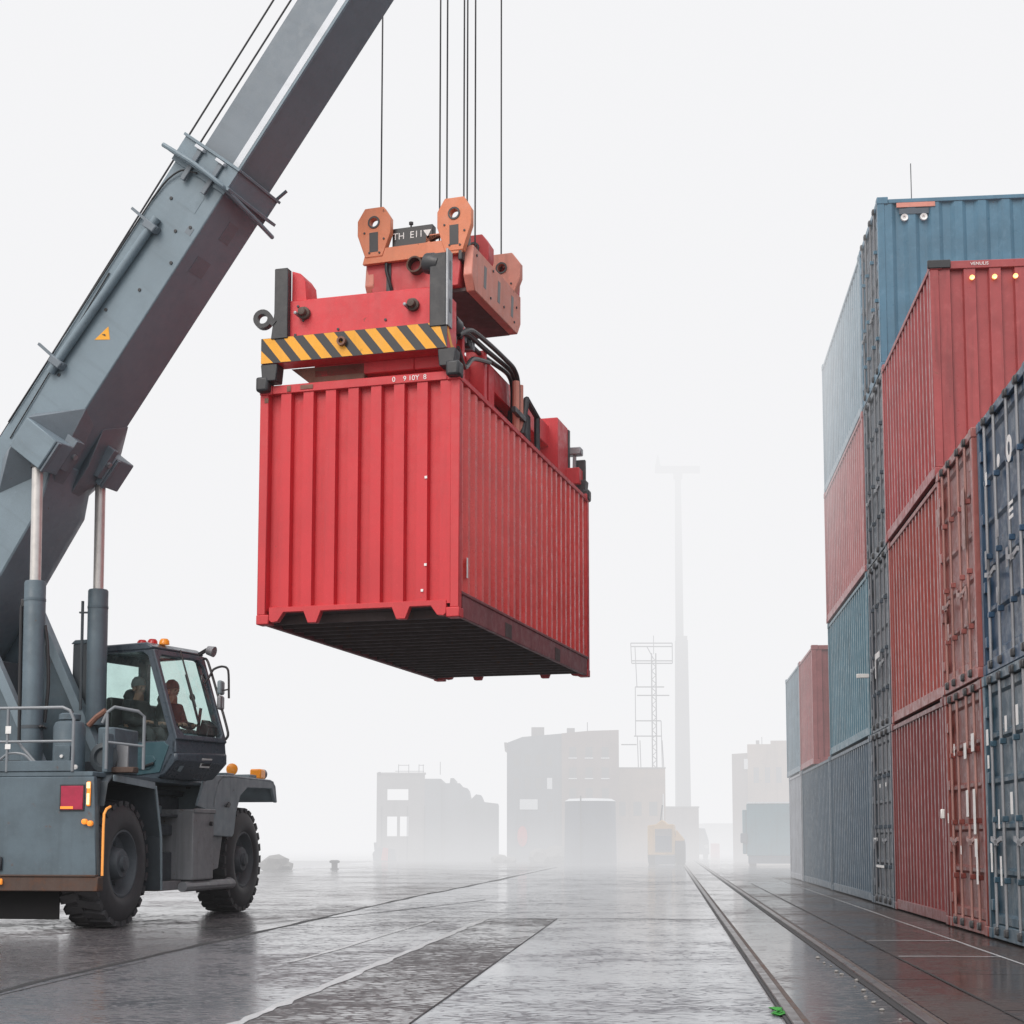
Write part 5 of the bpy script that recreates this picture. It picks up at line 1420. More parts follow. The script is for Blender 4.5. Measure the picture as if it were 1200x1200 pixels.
# ------------------------------------------------------------------ ground
def ground_mat(name, dry, wet, wet_lo, wet_hi, rough_dry=0.62, rough_wet=0.10, stretch=2.2, bump=0.35, seed=0.0, tint=None, big=0.30, sheen=0.5, stone=0.055):
    """wet paving: patches of thin water between dark damp stone, all in world metres"""
    k = NT(name)
    tc = k.n('ShaderNodeTexCoord')
    mp = k.n('ShaderNodeMapping')
    mp.inputs['Location'].default_value = (seed, seed * 1.7, 0)
    k.l(tc.outputs['Object'], mp.inputs['Vector'])
    v = mp.outputs[0]
    mp2 = k.n('ShaderNodeMapping')
    mp2.inputs['Scale'].default_value = (1.0 / stretch, stretch * 0.9, 1)
    k.l(v, mp2.inputs['Vector'])
    vs = mp2.outputs[0]
    nb = k.noise(v, big, 5, 0.6)
    ns = k.noise(vs, 11.0, 8, 0.75, 0.3)
    nf = k.noise(vs, 62.0, 6, 0.75)
    nm = k.noise(v, 1.6, 6, 0.65)
    ng = k.noise(v, 60.0, 3, 0.6)
    vo = k.n('ShaderNodeTexVoronoi', feature='DISTANCE_TO_EDGE')
    vo.inputs['Scale'].default_value = 9.0
    mpv = k.n('ShaderNodeMapping')
    mpv.inputs['Scale'].default_value = (0.75, 1.5, 1)
    k.l(v, mpv.inputs['Vector'])
    k.l(mpv.outputs[0], vo.inputs['Vector'])
    cob = k.ramp(vo.outputs['Distance'], 0.0, 0.16)
    a = k.math('MULTIPLY', ns, 0.42)
    a = k.math('ADD', a, k.math('MULTIPLY', nb, 0.26))
    a = k.math('ADD', a, k.math('MULTIPLY', nm, 0.20))
    a = k.math('ADD', a, k.math('MULTIPLY', nf, 0.26))
    a = k.math('ADD', a, k.math('MULTIPLY', k.math('SUBTRACT', cob, 0.6), stone))
    w = k.ramp(a, wet_lo, wet_hi)
    c = k.mix(w, dry, wet)
    c = k.mix(k.ramp(ng, 0.35, 0.75, 0.0, 0.5), c, tuple(x * 0.45 for x in dry))
    c = k.mix(k.ramp(nm, 0.45, 0.75, 0, 0.4), c, tuple(x * 1.8 for x in dry))
    c = k.mix(k.ramp(nf, 0.56, 0.68, 0, 0.6), c, tuple(x * 0.25 for x in dry))
    k.set(**{'Base Color': c, 'Roughness': k.ramp(w, 0, 1, rough_dry, rough_wet), 'IOR': 1.45, 'Specular IOR Level': sheen})
    hgt = k.math('ADD', k.math('MULTIPLY', nf, 0.5), k.math('ADD', k.math('MULTIPLY', ng, 0.25), k.math('ADD', k.math('MULTIPLY', ns, 0.4), k.math('MULTIPLY', cob, stone * 4))))
    bp_ = k.n('ShaderNodeBump')
    bp_.inputs['Distance'].default_value = 0.02
    k.l(k.ramp(w, 0, 1, bump, bump * 0.06), bp_.inputs['Strength'])
    k.l(hgt, bp_.inputs['Height'])
    k.l(bp_.outputs[0], k.b.inputs['Normal'])
    return k.m


g_main = ground_mat('wet_asphalt', (0.110, 0.098, 0.100), (0.085, 0.086, 0.095), 0.49, 0.60, 0.50, 0.10, seed=3.0, bump=0.6)
g_lane = ground_mat('wet_concrete', (0.135, 0.137, 0.150), (0.15, 0.165, 0.185), 0.495, 0.575, 0.60, 0.05, seed=11.0, bump=0.8, sheen=0.6)
g_far = ground_mat('far_wet_paving', (0.17, 0.172, 0.185), (0.17, 0.18, 0.20), 0.485, 0.57, 0.60, 0.08, seed=15.0, bump=0.8, sheen=0.6)
g_mid = ground_mat('half_wet_paving', (0.105, 0.10, 0.108), (0.13, 0.14, 0.155), 0.515, 0.60, 0.60, 0.08, seed=19.0, bump=0.8, sheen=0.55)
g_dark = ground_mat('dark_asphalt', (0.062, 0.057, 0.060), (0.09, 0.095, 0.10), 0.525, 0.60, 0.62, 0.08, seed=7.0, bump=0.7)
g_bed = ground_mat('track_paving', (0.100, 0.090, 0.092), (0.05, 0.05, 0.052), 0.48, 0.58, 0.50, 0.10, seed=23.0, bump=0.4)
g_apron = ground_mat('brown_wet_slabs', (0.050, 0.035, 0.032), (0.022, 0.016, 0.015), 0.50, 0.60, 0.52, 0.13, seed=31.0, bump=0.6, sheen=0.45, stone=0.03)
g_line = ground_mat('worn_white_line', (0.42, 0.43, 0.44), (0.30, 0.31, 0.32), 0.5, 0.75, 0.5, 0.2, seed=41.0)
g_seam = plain('dark_seam', (0.012, 0.012, 0.013), 0.6)
GM = frame((0, 0, 0), V)               # local x across (v), y along (u)


def grid_sheet(name, x0, x1, y0, y1, z, mat, kind='structure'):
    b = MB()
    b.poly([(x0, y0, z), (x1, y0, z), (x1, y1, z), (x0, y1, z)])
    o = b.build(name, mat, None, smooth=False, world=GM)
    if kind:
        o['kind'] = kind
    return o


def strip(name, pts, z, mat, width, kind='structure', jit=0.0):
    """band following ground points (v, u)"""
    b = MB()
    L, Rr = [], []
    for i, (x, y) in enumerate(pts):
        a = Vv(pts[max(i - 1, 0)])
        c = Vv(pts[min(i + 1, len(pts) - 1)])
        d = (c - a).normalized()
        n = Vv((-d.y, d.x))
        w = (width[i] if isinstance(width, (list, tuple)) else width) / 2 * (1 + random.uniform(-jit, jit))
        L.append(b.bm.verts.new((x + n.x * w, y + n.y * w, z)))
        Rr.append(b.bm.verts.new((x - n.x * w, y - n.y * w, z)))
    for i in range(len(pts) - 1):
        b.bm.faces.new((L[i], L[i + 1], Rr[i + 1], Rr[i]))
    o = b.build(name, mat, None, smooth=False, world=GM)
    if kind:
        o['kind'] = kind
    return o


# quay: paved sheet whose left edge runs beside the water
qe = [(-10.2, -8), (-10.5, 20), (-10.6, 31), (-8.55, 53.4), (-6.9, 78), (-9.5, 80), (-60, 84), (-90, 400), (160, 400), (160, -8)]
bq = MB()
vs_ = [GM.inverted() @ Vv((x, y, 0)) for x, y in qe]
bq.poly([(p.x, p.y, 0) for p in vs_])
q_o = bq.build('ground', g_main, None, smooth=False, world=GM)
q_o['kind'] = 'structure'
bq = MB()
ed = vs_[:7]
a_ = [bq.bm.verts.new((p.x, p.y, -0.004)) for p in ed]
c_ = [bq.bm.verts.new((p.x, p.y, -2.5)) for p in ed]
for i in range(len(ed) - 1):
    bq.bm.faces.new((a_[i], a_[i + 1], c_[i + 1], c_[i]))
o = bq.build('quay_wall', M['concrete'], None, world=GM)
o['kind'] = 'structure'
kw_ = NT('misty_water')
kw_.set(**{'Base Color': (0.20, 0.22, 0.23), 'Roughness': 0.18})
kw_.bump(kw_.noise(kw_.coord((0.6, 2.0, 1)), 1.2, 6), 0.2, 0.1)
bw_ = MB()
bw_.poly([(-500, -8, -1.7), (60, -8, -1.7), (60, 420, -1.7), (-500, 420, -1.7)])
o = bw_.build('water', kw_.m, None, smooth=False)
o['kind'] = 'structure'

grid_sheet('pavement', -1.47, 0.66, 2, 20.6, 0.004, g_lane)
grid_sheet('pavement', -4.66, 0.66, 20.606, 75, 0.004, g_far)
grid_sheet('pavement', -4.66, -2.446, 2, 20.6, 0.004, g_mid)
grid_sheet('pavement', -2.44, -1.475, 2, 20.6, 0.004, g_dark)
grid_sheet('track_bed', 0.80, 1.40, 2, 80, 0.006, g_bed)
for i in range(12):                     # slabs between the track and the containers
    u0 = 2 + i * 3.3 + (0.5 if i % 2 else 0)
    grid_sheet('pavement', 1.60, 2.045, 2 + i * 3.3, 2 + (i + 1) * 3.3 - 0.02, 0.004, g_apron)
    grid_sheet('pavement', 2.06, 2.985, 2 + i * 2.6, 2 + (i + 1) * 2.6 - 0.02, 0.005, g_apron)
grid_sheet('pavement', 3.015, 12.0, 2, 46, 0.003, g_apron)


def along(v, u0, u1, n, amp, v1=None):
    return [(v + (0 if v1 is None else (v1 - v) * i / n) + random.uniform(-amp, amp), u0 + (u1 - u0) * (i / n) ** 1.6) for i in range(n + 1)]


strip('road_marking', along(-2.49, 7, 20.5, 60, 0.012, -2.42), 0.007, g_line, 0.085, jit=0.45)
strip('road_marking', along(-3.25, 13, 20.0, 14, 0.01, -3.05), 0.007, g_line, 0.05, jit=0.4)
strip('road_marking', along(3.0, 8, 40, 30, 0.006), 0.007, g_line, 0.024, jit=0.3)
for u in (14.2, 16.4):
    strip('road_marking', [(2.08, u), (2.5, u + 0.05), (2.98, u + 0.02)], 0.0085, g_line, 0.05, jit=0.3)
strip('road_seam', along(-4.62, 6, 30, 40, 0.035, -4.70), 0.007, g_seam, 0.07, jit=0.5)
strip('road_seam', along(-4.70, 29.9, 60, 16, 0.03, -4.3), 0.007, g_seam, 0.12, jit=0.5)
strip('road_seam', along(-4.52, 6, 13, 14, 0.015), 0.0065, g_seam, 0.02, jit=0.5)
strip('road_seam', [(-4.3, 20.75), (-3.4, 20.7), (-2.4, 20.72), (-1.4, 20.66), (-0.3, 20.62), (0.62, 20.6)], 0.0075, g_seam, 0.05, jit=0.5)
strip('road_seam', along(-1.473, 2, 20.6, 20, 0.004), 0.0085, g_seam, 0.012, jit=0.3)
strip('road_seam', along(2.052, 2, 38, 24, 0.004), 0.0085, g_seam, 0.02, jit=0.3)
strip('road_seam', along(-5.9, 17.6, 27, 10, 0.08, -3.2), 0.007, g_seam, 0.05, jit=0.6)

# rails set in the paving
def rail(v, label, wide):
    t = thing('rail', label, 'rail', GM, 'crane rails sunk in the paving')
    MB().box(v - 0.035, v + 0.035, 2, 90, -0.05, 0.022).build('rail_head', M['steel_rail'], t, 0.006)
    b = MB()
    b.box(v - 0.035 - wide, v - 0.036, 2, 90, -0.05, 0.0085)
    b.build('flange_groove', g_seam, t)
    MB().box(v + 0.036, v + 0.075, 2, 90, -0.05, 0.012).build('guard_edge', M['rail_rust'], t, 0.003)
    return t


rail(0.735, 'thin rail with a dark groove beside the pale wet lane', 0.022)
rail(1.50, 'shiny rail with a broad dark groove beside the brown slabs', 0.05)

# little things on the ground
b = MB()
rnd = random.Random(5)
c0_ = b.bm.verts.new((0, 0, 0.006))
for i in range(60):
    a = rnd.uniform(0, 6.28)
    l_ = rnd.uniform(0.012, 0.062) * (0.45 + 0.55 * abs(math.sin(a)))
    hgt = rnd.uniform(0.004, 0.018)
    dx, dy = math.cos(a) * l_ * 0.8, math.sin(a) * l_ * 4.0
    p1 = b.bm.verts.new((dx * 0.6 - dy * 0.2, dy * 0.6 + dx * 0.2, hgt))
    p2 = b.bm.verts.new((dx, dy, hgt * 0.6))
    p3 = b.bm.verts.new((dx * 0.6 + dy * 0.2, dy * 0.6 - dx * 0.2, hgt * 0.9))
    b.bm.faces.new((c0_, p1, p2, p3))
w_o = b.build('weed', M['leaf'], None, smooth=False, world=GM @ Matrix.Translation(Vv((0.668, 9.55, 0.006))))
tag(w_o, 'small bright green weed growing beside the thin rail', 'weed')


def stone(pos, r, label, cat='stone', name='stone', group=None, mat='stone', squash=0.6):
    b = MB()
    bmesh.ops.create_icosphere(b.bm, subdivisions=2, radius=r)
    rr = random.Random(int(abs(pos[0] * 991 + pos[1] * 77)))
    for v in b.bm.verts:
        v.co *= rr.uniform(0.8, 1.15)
        v.co.z *= squash
    o = b.build(name, M[mat], None, smooth=False, world=Matrix.Translation(Vv(pos) + Vv((0, 0, r * squash * 0.6))))
    tag(o, label, cat, group)
    return o


rnd = random.Random(9)
for i in range(12):
    u = 9.2 + i * 0.42 + rnd.uniform(-0.1, 0.1)
    p = uv(u, 1.36 + rnd.uniform(-0.05, 0.05))
    stone((p.x, p.y, 0.006), rnd.uniform(0.010, 0.022), 'small grey stone lying in the groove of the shiny rail', group='stones along the shiny rail')

# rock heap and mooring bollard at the water's edge
for px, r_, lab in ((322, 0.55, 'larger grey boulder at the water edge behind the front crane wheel'), (333, 0.34, 'smaller grey boulder to the right of the larger one at the water edge')):
    p = at(px, 1019, 55)
    stone((p.x, p.y, 0.0), r_, lab, 'boulder', 'boulder', squash=0.65)
p = at(392, 1016, 56)
bo = thing('bollard', 'small dark mooring bollard on the quay edge', 'bollard', Matrix.Translation(Vv((p.x, p.y, 0))))
MB().lathe([(0, 0.16), (0.03, 0.16), (0.05, 0.11), (0.22, 0.11)], (0, 0, 0), (0, 0, 1), 16).build('post', M['black_steel'], bo)
MB().lathe([(0.22, 0.11), (0.25, 0.19), (0.31, 0.19), (0.34, 0.12), (0.34, 0)], (0, 0, 0), (0, 0, 1), 16).build('cap', M['black_steel'], bo)

# ------------------------------------------------------------------ buildings and machines in the fog
def face_frame(px, Y, yaw_deg=0.0):
    p = at(px, 985, Y)
    return Matrix.Translation(Vv((p.x, p.y, 0))) @ Matrix.Rotation(R(yaw_deg), 4, 'Z')


def mpp(Y):
    return Y / F


# left ruined block (x to the right, y away, z up)
Y1 = 80.0
k1 = mpp(Y1)
B1 = thing('ruined_building', 'pale ruined concrete building with open windows, at the left in the fog', 'building', face_frame(441, Y1))
wz = lambda py: H + (985 - py) * k1
wx = lambda px: (px - 441) * k1
w = MB()
x0, x1 = 0, wx(497)
zt_, zb_ = wz(908), -0.05
for (a, b_, c, d_) in ((x0, x1, wz(925), zt_), (x0, wx(453), zb_, wz(925)), (wx(478), x1, zb_, wz(925)), (wx(453), wx(478), wz(957), wz(938)), (wx(453), wx(478), zb_, wz(980)), (wx(465), wx(468), wz(980), wz(957))):
    z_lo, z_hi = min(c, d_), max(c, d_)
    w.box(a, b_, 0, 0.25, z_lo, z_hi)
w.build('front_wall', M['plaster'], B1)
MB().box(0.01, 0.15, 0.26, 5.0, -0.05, wz(910)).build('side_wall', M['plaster'], B1)
MB().box(0, x1 + 0.05, -0.06, 0.3, zt_ + 0.002, zt_ + 0.10).build('cornice', M['plaster'], B1)
w = MB().box(x1 + 0.002, wx(516), 0.0, 6.0, zb_, wz(913)).build('middle_wing', M['plaster_blue'], B1)
w = MB()
w.prism([(wx(516), 0.3, zb_), (wx(583), 0.3, zb_), (wx(583), 0.3, wz(942)), (wx(566), 0.3, wz(940)), (wx(563), 0.3, wz(932)), (wx(557), 0.3, wz(931)), (wx(550), 0.3, wz(938)), (wx(547), 0.3, wz(924)), (wx(540), 0.3, wz(922)), (wx(538), 0.3, wz(918)), (wx(532), 0.3, wz(918)), (wx(531), 0.3, wz(912)), (wx(527), 0.3, wz(912)), (wx(526), 0.3, wz(918)), (wx(516), 0.3, wz(918))], (0, 5, 0))
w.build('right_wing', M['plaster_blue'], B1)
for px in (466, 478, 490, 495, 515):
    MB().cyl((wx(px), 0.2, zt_), (wx(px), 0.2, wz(896 if px != 515 else 893)), 0.02, 6).build('roof_post', M['lattice'], B1)
MB().cyl((wx(466), 0.2, wz(897)), (wx(478), 0.2, wz(897)), 0.018, 6).build('roof_rail', M['lattice'], B1)
MB().cyl((wx(490), 0.2, wz(897)), (wx(496), 0.2, wz(897)), 0.018, 6).build('roof_rail', M['lattice'], B1)
MB().cyl((wx(462), 0.2, wz(904)), (wx(496), 0.2, wz(904)), 0.018, 6).build('roof_rail', M['lattice'], B1)
MB().lathe([(-0.08, 0), (-0.06, 0.09), (0.06, 0.09), (0.1, 0)], (wx(444), 0, wz(907)), (1, -0.3, 0.2), 10).build('roof_lamp', M['lattice'], B1)
for px in (447, 477, 497):
    MB().cyl((wx(px), -0.04, zb_), (wx(px), -0.04, wz(945)), 0.025, 6).build('drain_pipe', M['lattice'], B1)

# red wreck and rubble beside it
p = at(450, 1008, 78)
rw_ = thing('wreck', 'reddish wrecked machine in front of the pale ruined building', 'wreck', Matrix.Translation(Vv((p.x, p.y, 0))))
MB().hull([(-0.55, 0, 0), (0.6, 0, 0), (0.55, 0, 0.62), (-0.3, 0, 0.72), (-0.6, 0, 0.4), (-0.5, 0.6, 0), (0.6, 0.6, 0), (0.5, 0.6, 0.6), (-0.4, 0.6, 0.7)]).build('body', M['plaster_blue'], rw_, 0.03)
MB().hull([(-0.15, -0.05, 0.05), (0.2, -0.06, 0.03), (0.22, -0.06, 0.66), (-0.05, -0.06, 0.7), (0.0, 0.02, 0.4)]).build('red_cover', M['far_red'], rw_)
MB().bar((-0.45, 0.2, 0.55), (-0.48, 0.2, 0.95), 0.12).build('stack', M['plaster_blue'], rw_)

# big brown block in the middle
Y2 = 76.0
k2 = mpp(Y2)
bx = lambda px: (px - 594) * k2
bz = lambda py: H + (985 - py) * k2
B2 = thing('warehouse', 'large grey-brown warehouse with a parapet, in the middle of the fog', 'building', face_frame(594, Y2))
MB().prism([(0, 0, -0.05), (bx(658), 0, -0.05), (bx(658), 0, bz(860)), (bx(612), 0, bz(864)), (0, 0, bz(871))], (0, 6, 0)).build('side_wing', M['plaster_blue'], B2)
MB().prism([(bx(658) + 0.002, -0.15, -0.05), (bx(725), -0.15, -0.05), (bx(725), -0.15, bz(856)), (bx(690), -0.15, bz(857)), (bx(658) + 0.002, -0.15, bz(860))], (0, 6, 0)).build('main_block', M['brick_wall'], B2)
MB().prism([(-0.12, -0.06, bz(871) - 0.14), (0.0, -0.06, bz(871) - 0.22), (0.0, -0.06, bz(871) + 0.02), (-0.14, -0.06, bz(871) + 0.02)], (0, 5, 0)).build('cornice', M['plaster'], B2)
MB().box(bx(623), bx(638), 0.3, 0.9, bz(863), bz(852)).build('chimney', M['plaster'], B2)
MB().box(bx(665), bx(674), 0.3, 0.8, bz(859), bz(853)).build('chimney', M['plaster'], B2)
MB().cyl((bx(689), 0.4, bz(857)), (bx(689), 0.4, bz(846)), 0.02, 6).build('aerial', M['lattice'], B2)
rs_ = random.Random(3)
for r_ in range(3):
    for c in range(4):
        px = 602 + c * 13
        py = 885 + r_ * 27
        if r_ == 2 and c < 3:
            continue
        MB().box(bx(px), bx(px + 6), -0.012, 0.03, bz(py + 13), bz(py)).build('window', M['opening'] if rs_.random() < 0.7 else M['snow'], B2)
for r_ in range(3):
    for c in range(3):
        MB().box(bx(667 + c * 19), bx(675 + c * 19), -0.164, -0.12, bz(888 + r_ * 24), bz(876 + r_ * 24)).build('window', M['opening'], B2)
        MB().box(bx(666 + c * 19), bx(676 + c * 19), -0.20, -0.152, bz(889.6 + r_ * 24), bz(888.4 + r_ * 24)).build('window_sill', M['snow'], B2)
MB().box(bx(609), bx(630), -0.06, -0.02, bz(949), bz(937)).build('wall_sign', M['snow'], B2)
sg_ = MB().lathe([(0, 0.0), (0.02, 0.0), (0.02, 0.30), (0, 0.30)], (0, 0, 0), (0, 1, 0), 20).build('red_disc', M['far_red'], B2)
sg_.scale = (0.85, 1, 1.75)
sg_.location = (bx(612), -0.08, bz(980))
# annex to its right
B3 = thing('annex_building', 'low tan annex on the right-hand side of the large warehouse', 'building', face_frame(716, 77))
k3 = mpp(77)
MB().box(0, (780 - 716) * k3, 0, 5, -0.05, H + (985 - 901) * k3).build('wall', M['tan_wall'], B3)
MB().box(-0.02, (780 - 716) * k3 + 0.03, -0.04, 5.0, H + (985 - 901) * k3 + 0.002, H + (985 - 901) * k3 + 0.06).build('parapet', M['plaster'], B3)
MB().cyl((2.65, -0.05, 0), (2.65, -0.05, 3.4), 0.03, 6).build('drain_pipe', M['snow'], B3)
for i in range(3):
    MB().box(0.35 + i * 0.8, 0.75 + i * 0.8, -0.014, 0.02, 2.3, 3.0).build('window', M['opening'], B3)
B4 = thing('shed', 'small grey shed with a flat roof at the foot of the tall chimney', 'shed', face_frame(781, 84))
k4 = mpp(84)
MB().box(0, (819 - 781) * k4, 0, 4, -0.05, H + (985 - 947) * k4).build('wall', M['brick_wall'], B4)
MB().box(-0.03, (819 - 781) * k4 + 0.03, -0.05, 4.05, H + (985 - 947) * k4 + 0.002, H + (985 - 947) * k4 + 0.08).build('roof', M['plaster'], B4)
MB().box(0.2, 1.1, -0.02, 0.02, 0, 1.3).build('door', M['far_blue'], B4)
# chimney
p = at(801, 985, 92)
CH = thing('chimney_stack', 'tall pale square chimney fading upwards into the fog', 'chimney', Matrix.Translation(Vv((p.x, p.y, 0))))
MB().hexa([(-0.46, -0.4, 0), (0.46, -0.4, 0), (0.46, 0.4, 0), (-0.46, 0.4, 0), (-0.36, -0.32, 13.2), (0.36, -0.32, 13.2), (0.36, 0.32, 13.2), (-0.36, 0.32, 13.2)]).build('shaft', M['concrete'], CH)
MB().box(-0.33, 0.33, -0.3, 0.3, 13.202, 13.45).build('rim', M['concrete'], CH)
# high mast with a cross arm
p = at(799, 985, 105)
MS = thing('light_mast', 'very tall thin mast with a short cross arm, nearly lost in fog', 'mast', Matrix.Translation(Vv((p.x, p.y, 0))))
mz = lambda py: H + (985 - py) * 105 / F
MB().lathe([(0, 0.34), (mz(640), 0.26), (mz(545), 0.20)], (0, 0, 0), (0, 0, 1), 12).build('pole', M['lattice'], MS)
MB().box(-1.6, 1.55, -0.15, 0.15, mz(548), mz(540)).build('cross_arm', M['lattice'], MS)
MB().lathe([(0, 0.22), (0.25, 0.16), (0.55, 0.10), (0.9, 0.02)], (-1.4, 0, mz(541)), (0, 0, 1), 10).build('lamp_head', M['lattice'], MS)
MB().box(-0.3, 0.3, -0.2, 0.2, mz(555), mz(548)).build('arm_bracket', M['lattice'], MS)
# lattice aerial on the annex roof
Y5 = 78.5
k5 = mpp(Y5)
p = at(768, 985, Y5)
LA = thing('lattice_mast', 'thin lattice aerial mast with several cross arms rising behind the annex roof', 'mast', Matrix.Translation(Vv((p.x, p.y, 0))))
lx = lambda px: (px - 768) * k5
lz = lambda py: H + (985 - py) * k5
for sx in (-0.11, 0.11):
    MB().bar((sx, 0, 0.5), (sx, 0, lz(765)), 0.06).build('mast_leg', M['lattice'], LA)
b = MB()
zz = 3.0
pts_ = []
i = 0
while zz < lz(768):
    pts_.append((-0.11 if i % 2 else 0.11, 0, zz))
    zz += 0.22
    i += 1
for a, c in zip(pts_, pts_[1:]):
    b.bar(a, c, 0.035)
b.build('lacing', M['lattice'], LA)
MB().cyl((0, 0, lz(766)), (0.0, 0, lz(744)), 0.02, 6).build('aerial', M['lattice'], LA)
for (xa, xb_, y_) in ((741, 790, 753), (741, 790, 757), (742, 790, 774), (742, 790, 777), (746, 780, 805), (748, 786, 815), (746, 776, 845), (744, 776, 863), (729, 747, 873)):
    MB().bar((lx(xa), 0, lz(y_)), (lx(xb_), 0, lz(y_)), 0.055).build('cross_arm', M['lattice'], LA)
for (xa, ya, xb_, yb_) in ((746, 757, 748, 805), (746, 805, 746, 863), (748, 863, 749, 905), (751, 868, 752, 905), (776, 845, 777, 900), (777, 868, 779, 905), (741, 753, 742, 777), (790, 753, 790, 777), (760, 757, 768, 772)):
    MB().bar((lx(xa), 0, lz(ya)), (lx(xb_), 0, lz(yb_)), 0.04).build('stay', M['lattice'], LA)
# blue tank in front of the warehouse
p = at(692, 1010, 71)
TK = thing('storage_tank', 'blue-grey round storage tank with a pale roof, in front of the warehouse', 'tank', Matrix.Translation(Vv((p.x, p.y, 0))))
MB().lathe([(0, 1.22), (2.85, 1.18), (2.9, 1.1)], (0, 0, 0), (0, 0, 1), 28).build('shell', M['far_blue'], TK)
MB().lathe([(2.86, 1.22), (2.98, 1.0), (3.02, 0)], (0, 0, 0), (0, 0, 1), 28).build('roof', M['snow'], TK)
MB().cyl((-0.5, -1.25, 0), (-0.5, -1.25, 3.1), 0.04, 6).build('ladder_pipe', M['lattice'], TK)
# rubble heaps by the warehouse
rnd = random.Random(12)
for i, (px, r_, lab) in enumerate(((586, 0.42, 'dark low rubble heap between the two foggy buildings'), (598, 0.34, 'smaller dark rubble heap beside the warehouse corner'), (632, 0.55, 'pale rubble heap at the foot of the warehouse wall'), (650, 0.62, 'pale rubble heap next to the blue-grey storage tank'))):
    p = at(px, 1010, 73)
    stone((p.x, p.y, 0), r_, lab, 'rubble heap', 'rubble_heap', squash=0.55 if i < 2 else 0.8)
# yellow machine
p = at(776, 1012, 66)
k6 = mpp(66)
YM = thing('wheel_loader', 'yellow wheel loader with a grey grille, parked beside the thin rail in the fog', 'loader', Matrix.Translation(Vv((p.x, p.y, 0))) @ Matrix.Rotation(R(-8), 4, 'Z'))
MB().prism([(-0.62, 0, 0.42), (0.58, 0, 0.42), (0.58, 0, 1.1), (0.50, 0, 1.75), (0.25, 0, 1.75), (0.0, 0, 1.95), (-0.25, 0, 1.75), (-0.62, 0, 1.70)], (0, 2.2, 0)).build('body', M['machine_yellow'], YM, 0.03)
MB().box(-0.30, 0.42, -0.03, 0.02, 0.55, 1.55).build('grille', M['plaster'], YM, 0.01)
MB().box(-0.26, 0.38, -0.05, -0.031, 0.62, 1.25).build('grille_panel', M['far_blue'], YM)
MB().box(-0.3, 0.55, -0.02, 0.3, 0.02, 0.41).build('counterweight', M['far_blue'], YM)
for sx, sy in ((0.78, 0.2), (0.70, 1.9), (-0.42, 0.75), (-0.42, 1.9)):
    MB().lathe([(-0.22, 0), (-0.22, 0.42), (-0.18, 0.55), (0.18, 0.55), (0.22, 0.42), (0.22, 0)], (sx, sy, 0.53), (1, 0, 0), 24).build('wheel', M['rubber'], YM)
MB().prism([(0.55, 0.0, 1.05), (0.95, 0.0, 1.0), (0.95, 0.0, 1.1), (0.62, 0.0, 1.5)], (0, 1.2, 0)).build('mudguard', M['machine_yellow'], YM)
MB().bar((-0.1, 0.8, 1.8), (0.0, 0.8, 2.6), 0.06).build('exhaust', M['lattice'], YM)
# grey van and small machine behind the loader
for px, Y_, lab, mt in ((742, 82, 'dark grey-blue van parked between the storage tank and the yellow loader', 'far_blue'), (812, 88, 'dim blue-grey van parked beside the small shed', 'far_blue')):
    p = at(px, 985, Y_)
    vn = thing('parked_van', lab, 'van', Matrix.Translation(Vv((p.x, p.y, 0))))
    MB().hull([(-0.95, 0, 0.25), (0.95, 0, 0.25), (-0.92, 0, 1.05), (0.92, 0, 1.05), (-0.72, 0.1, 1.75), (0.72, 0.1, 1.75), (-0.95, 3, 0.25), (0.95, 3, 0.25), (-0.75, 3, 1.8), (0.75, 3, 1.8)]).build('body', M[mt], vn, 0.05)
    MB().hexa([(-0.72, -0.02, 1.08), (0.72, -0.02, 1.08), (0.72, 0.05, 1.1), (-0.72, 0.05, 1.1), (-0.62, 0.05, 1.6), (0.62, 0.05, 1.6), (0.62, 0.12, 1.6), (-0.62, 0.12, 1.6)]).build('windscreen', M['plaster'], vn)
    for sx in (-0.78, 0.78):
        MB().lathe([(-0.12, 0), (-0.12, 0.3), (0.12, 0.3), (0.12, 0)], (sx, 0.5, 0.3), (1, 0, 0), 18).build('wheel', M['rubber'], vn)
        MB().box(sx - 0.1, sx + 0.1, -0.03, 0.02, 0.62, 0.8).build('headlight', M['snow'], vn)
# building at the right, behind the stacks
B5 = thing('brick_building', 'tall reddish-brown building with a stepped roof, far right behind the blue box truck', 'building', face_frame(859, 82, -10))
k7 = mpp(82)
ex_ = lambda px: (px - 859) * k7
ez_ = lambda py: H + (985 - py) * k7
MB().prism([(0, 0, -0.05), (ex_(877), 0, -0.05), (ex_(877), 0, ez_(883)), (0, 0, ez_(884))], (0, 5, 0)).build('side_wing', M['brick_wall'], B5)
MB().prism([(ex_(877) + 0.002, -0.1, -0.05), (ex_(950), -0.1, -0.05), (ex_(950), -0.1, ez_(869)), (ex_(904), -0.1, ez_(869)), (ex_(904), -0.1, ez_(873)), (ex_(877) + 0.002, -0.1, ez_(873))], (0, 6, 0)).build('main_block', M['tan_wall'], B5)
MB().box(ex_(873), ex_(877.5), -0.115, -0.02, ez_(902), ez_(890)).build('window', M['snow'], B5)
MB().box(ex_(887), ex_(891), 0.2, 0.5, ez_(873), ez_(868)).build('chimney', M['plaster'], B5)
MB().cyl((ex_(894), 0.3, ez_(873)), (ex_(894), 0.3, ez_(864)), 0.02, 6).build('aerial', M['lattice'], B5)
for i in range(3):
    MB().box(ex_(884 + i * 13), ex_(890 + i * 13), -0.112, -0.05, ez_(918), ez_(900)).build('window', M['opening'], B5)
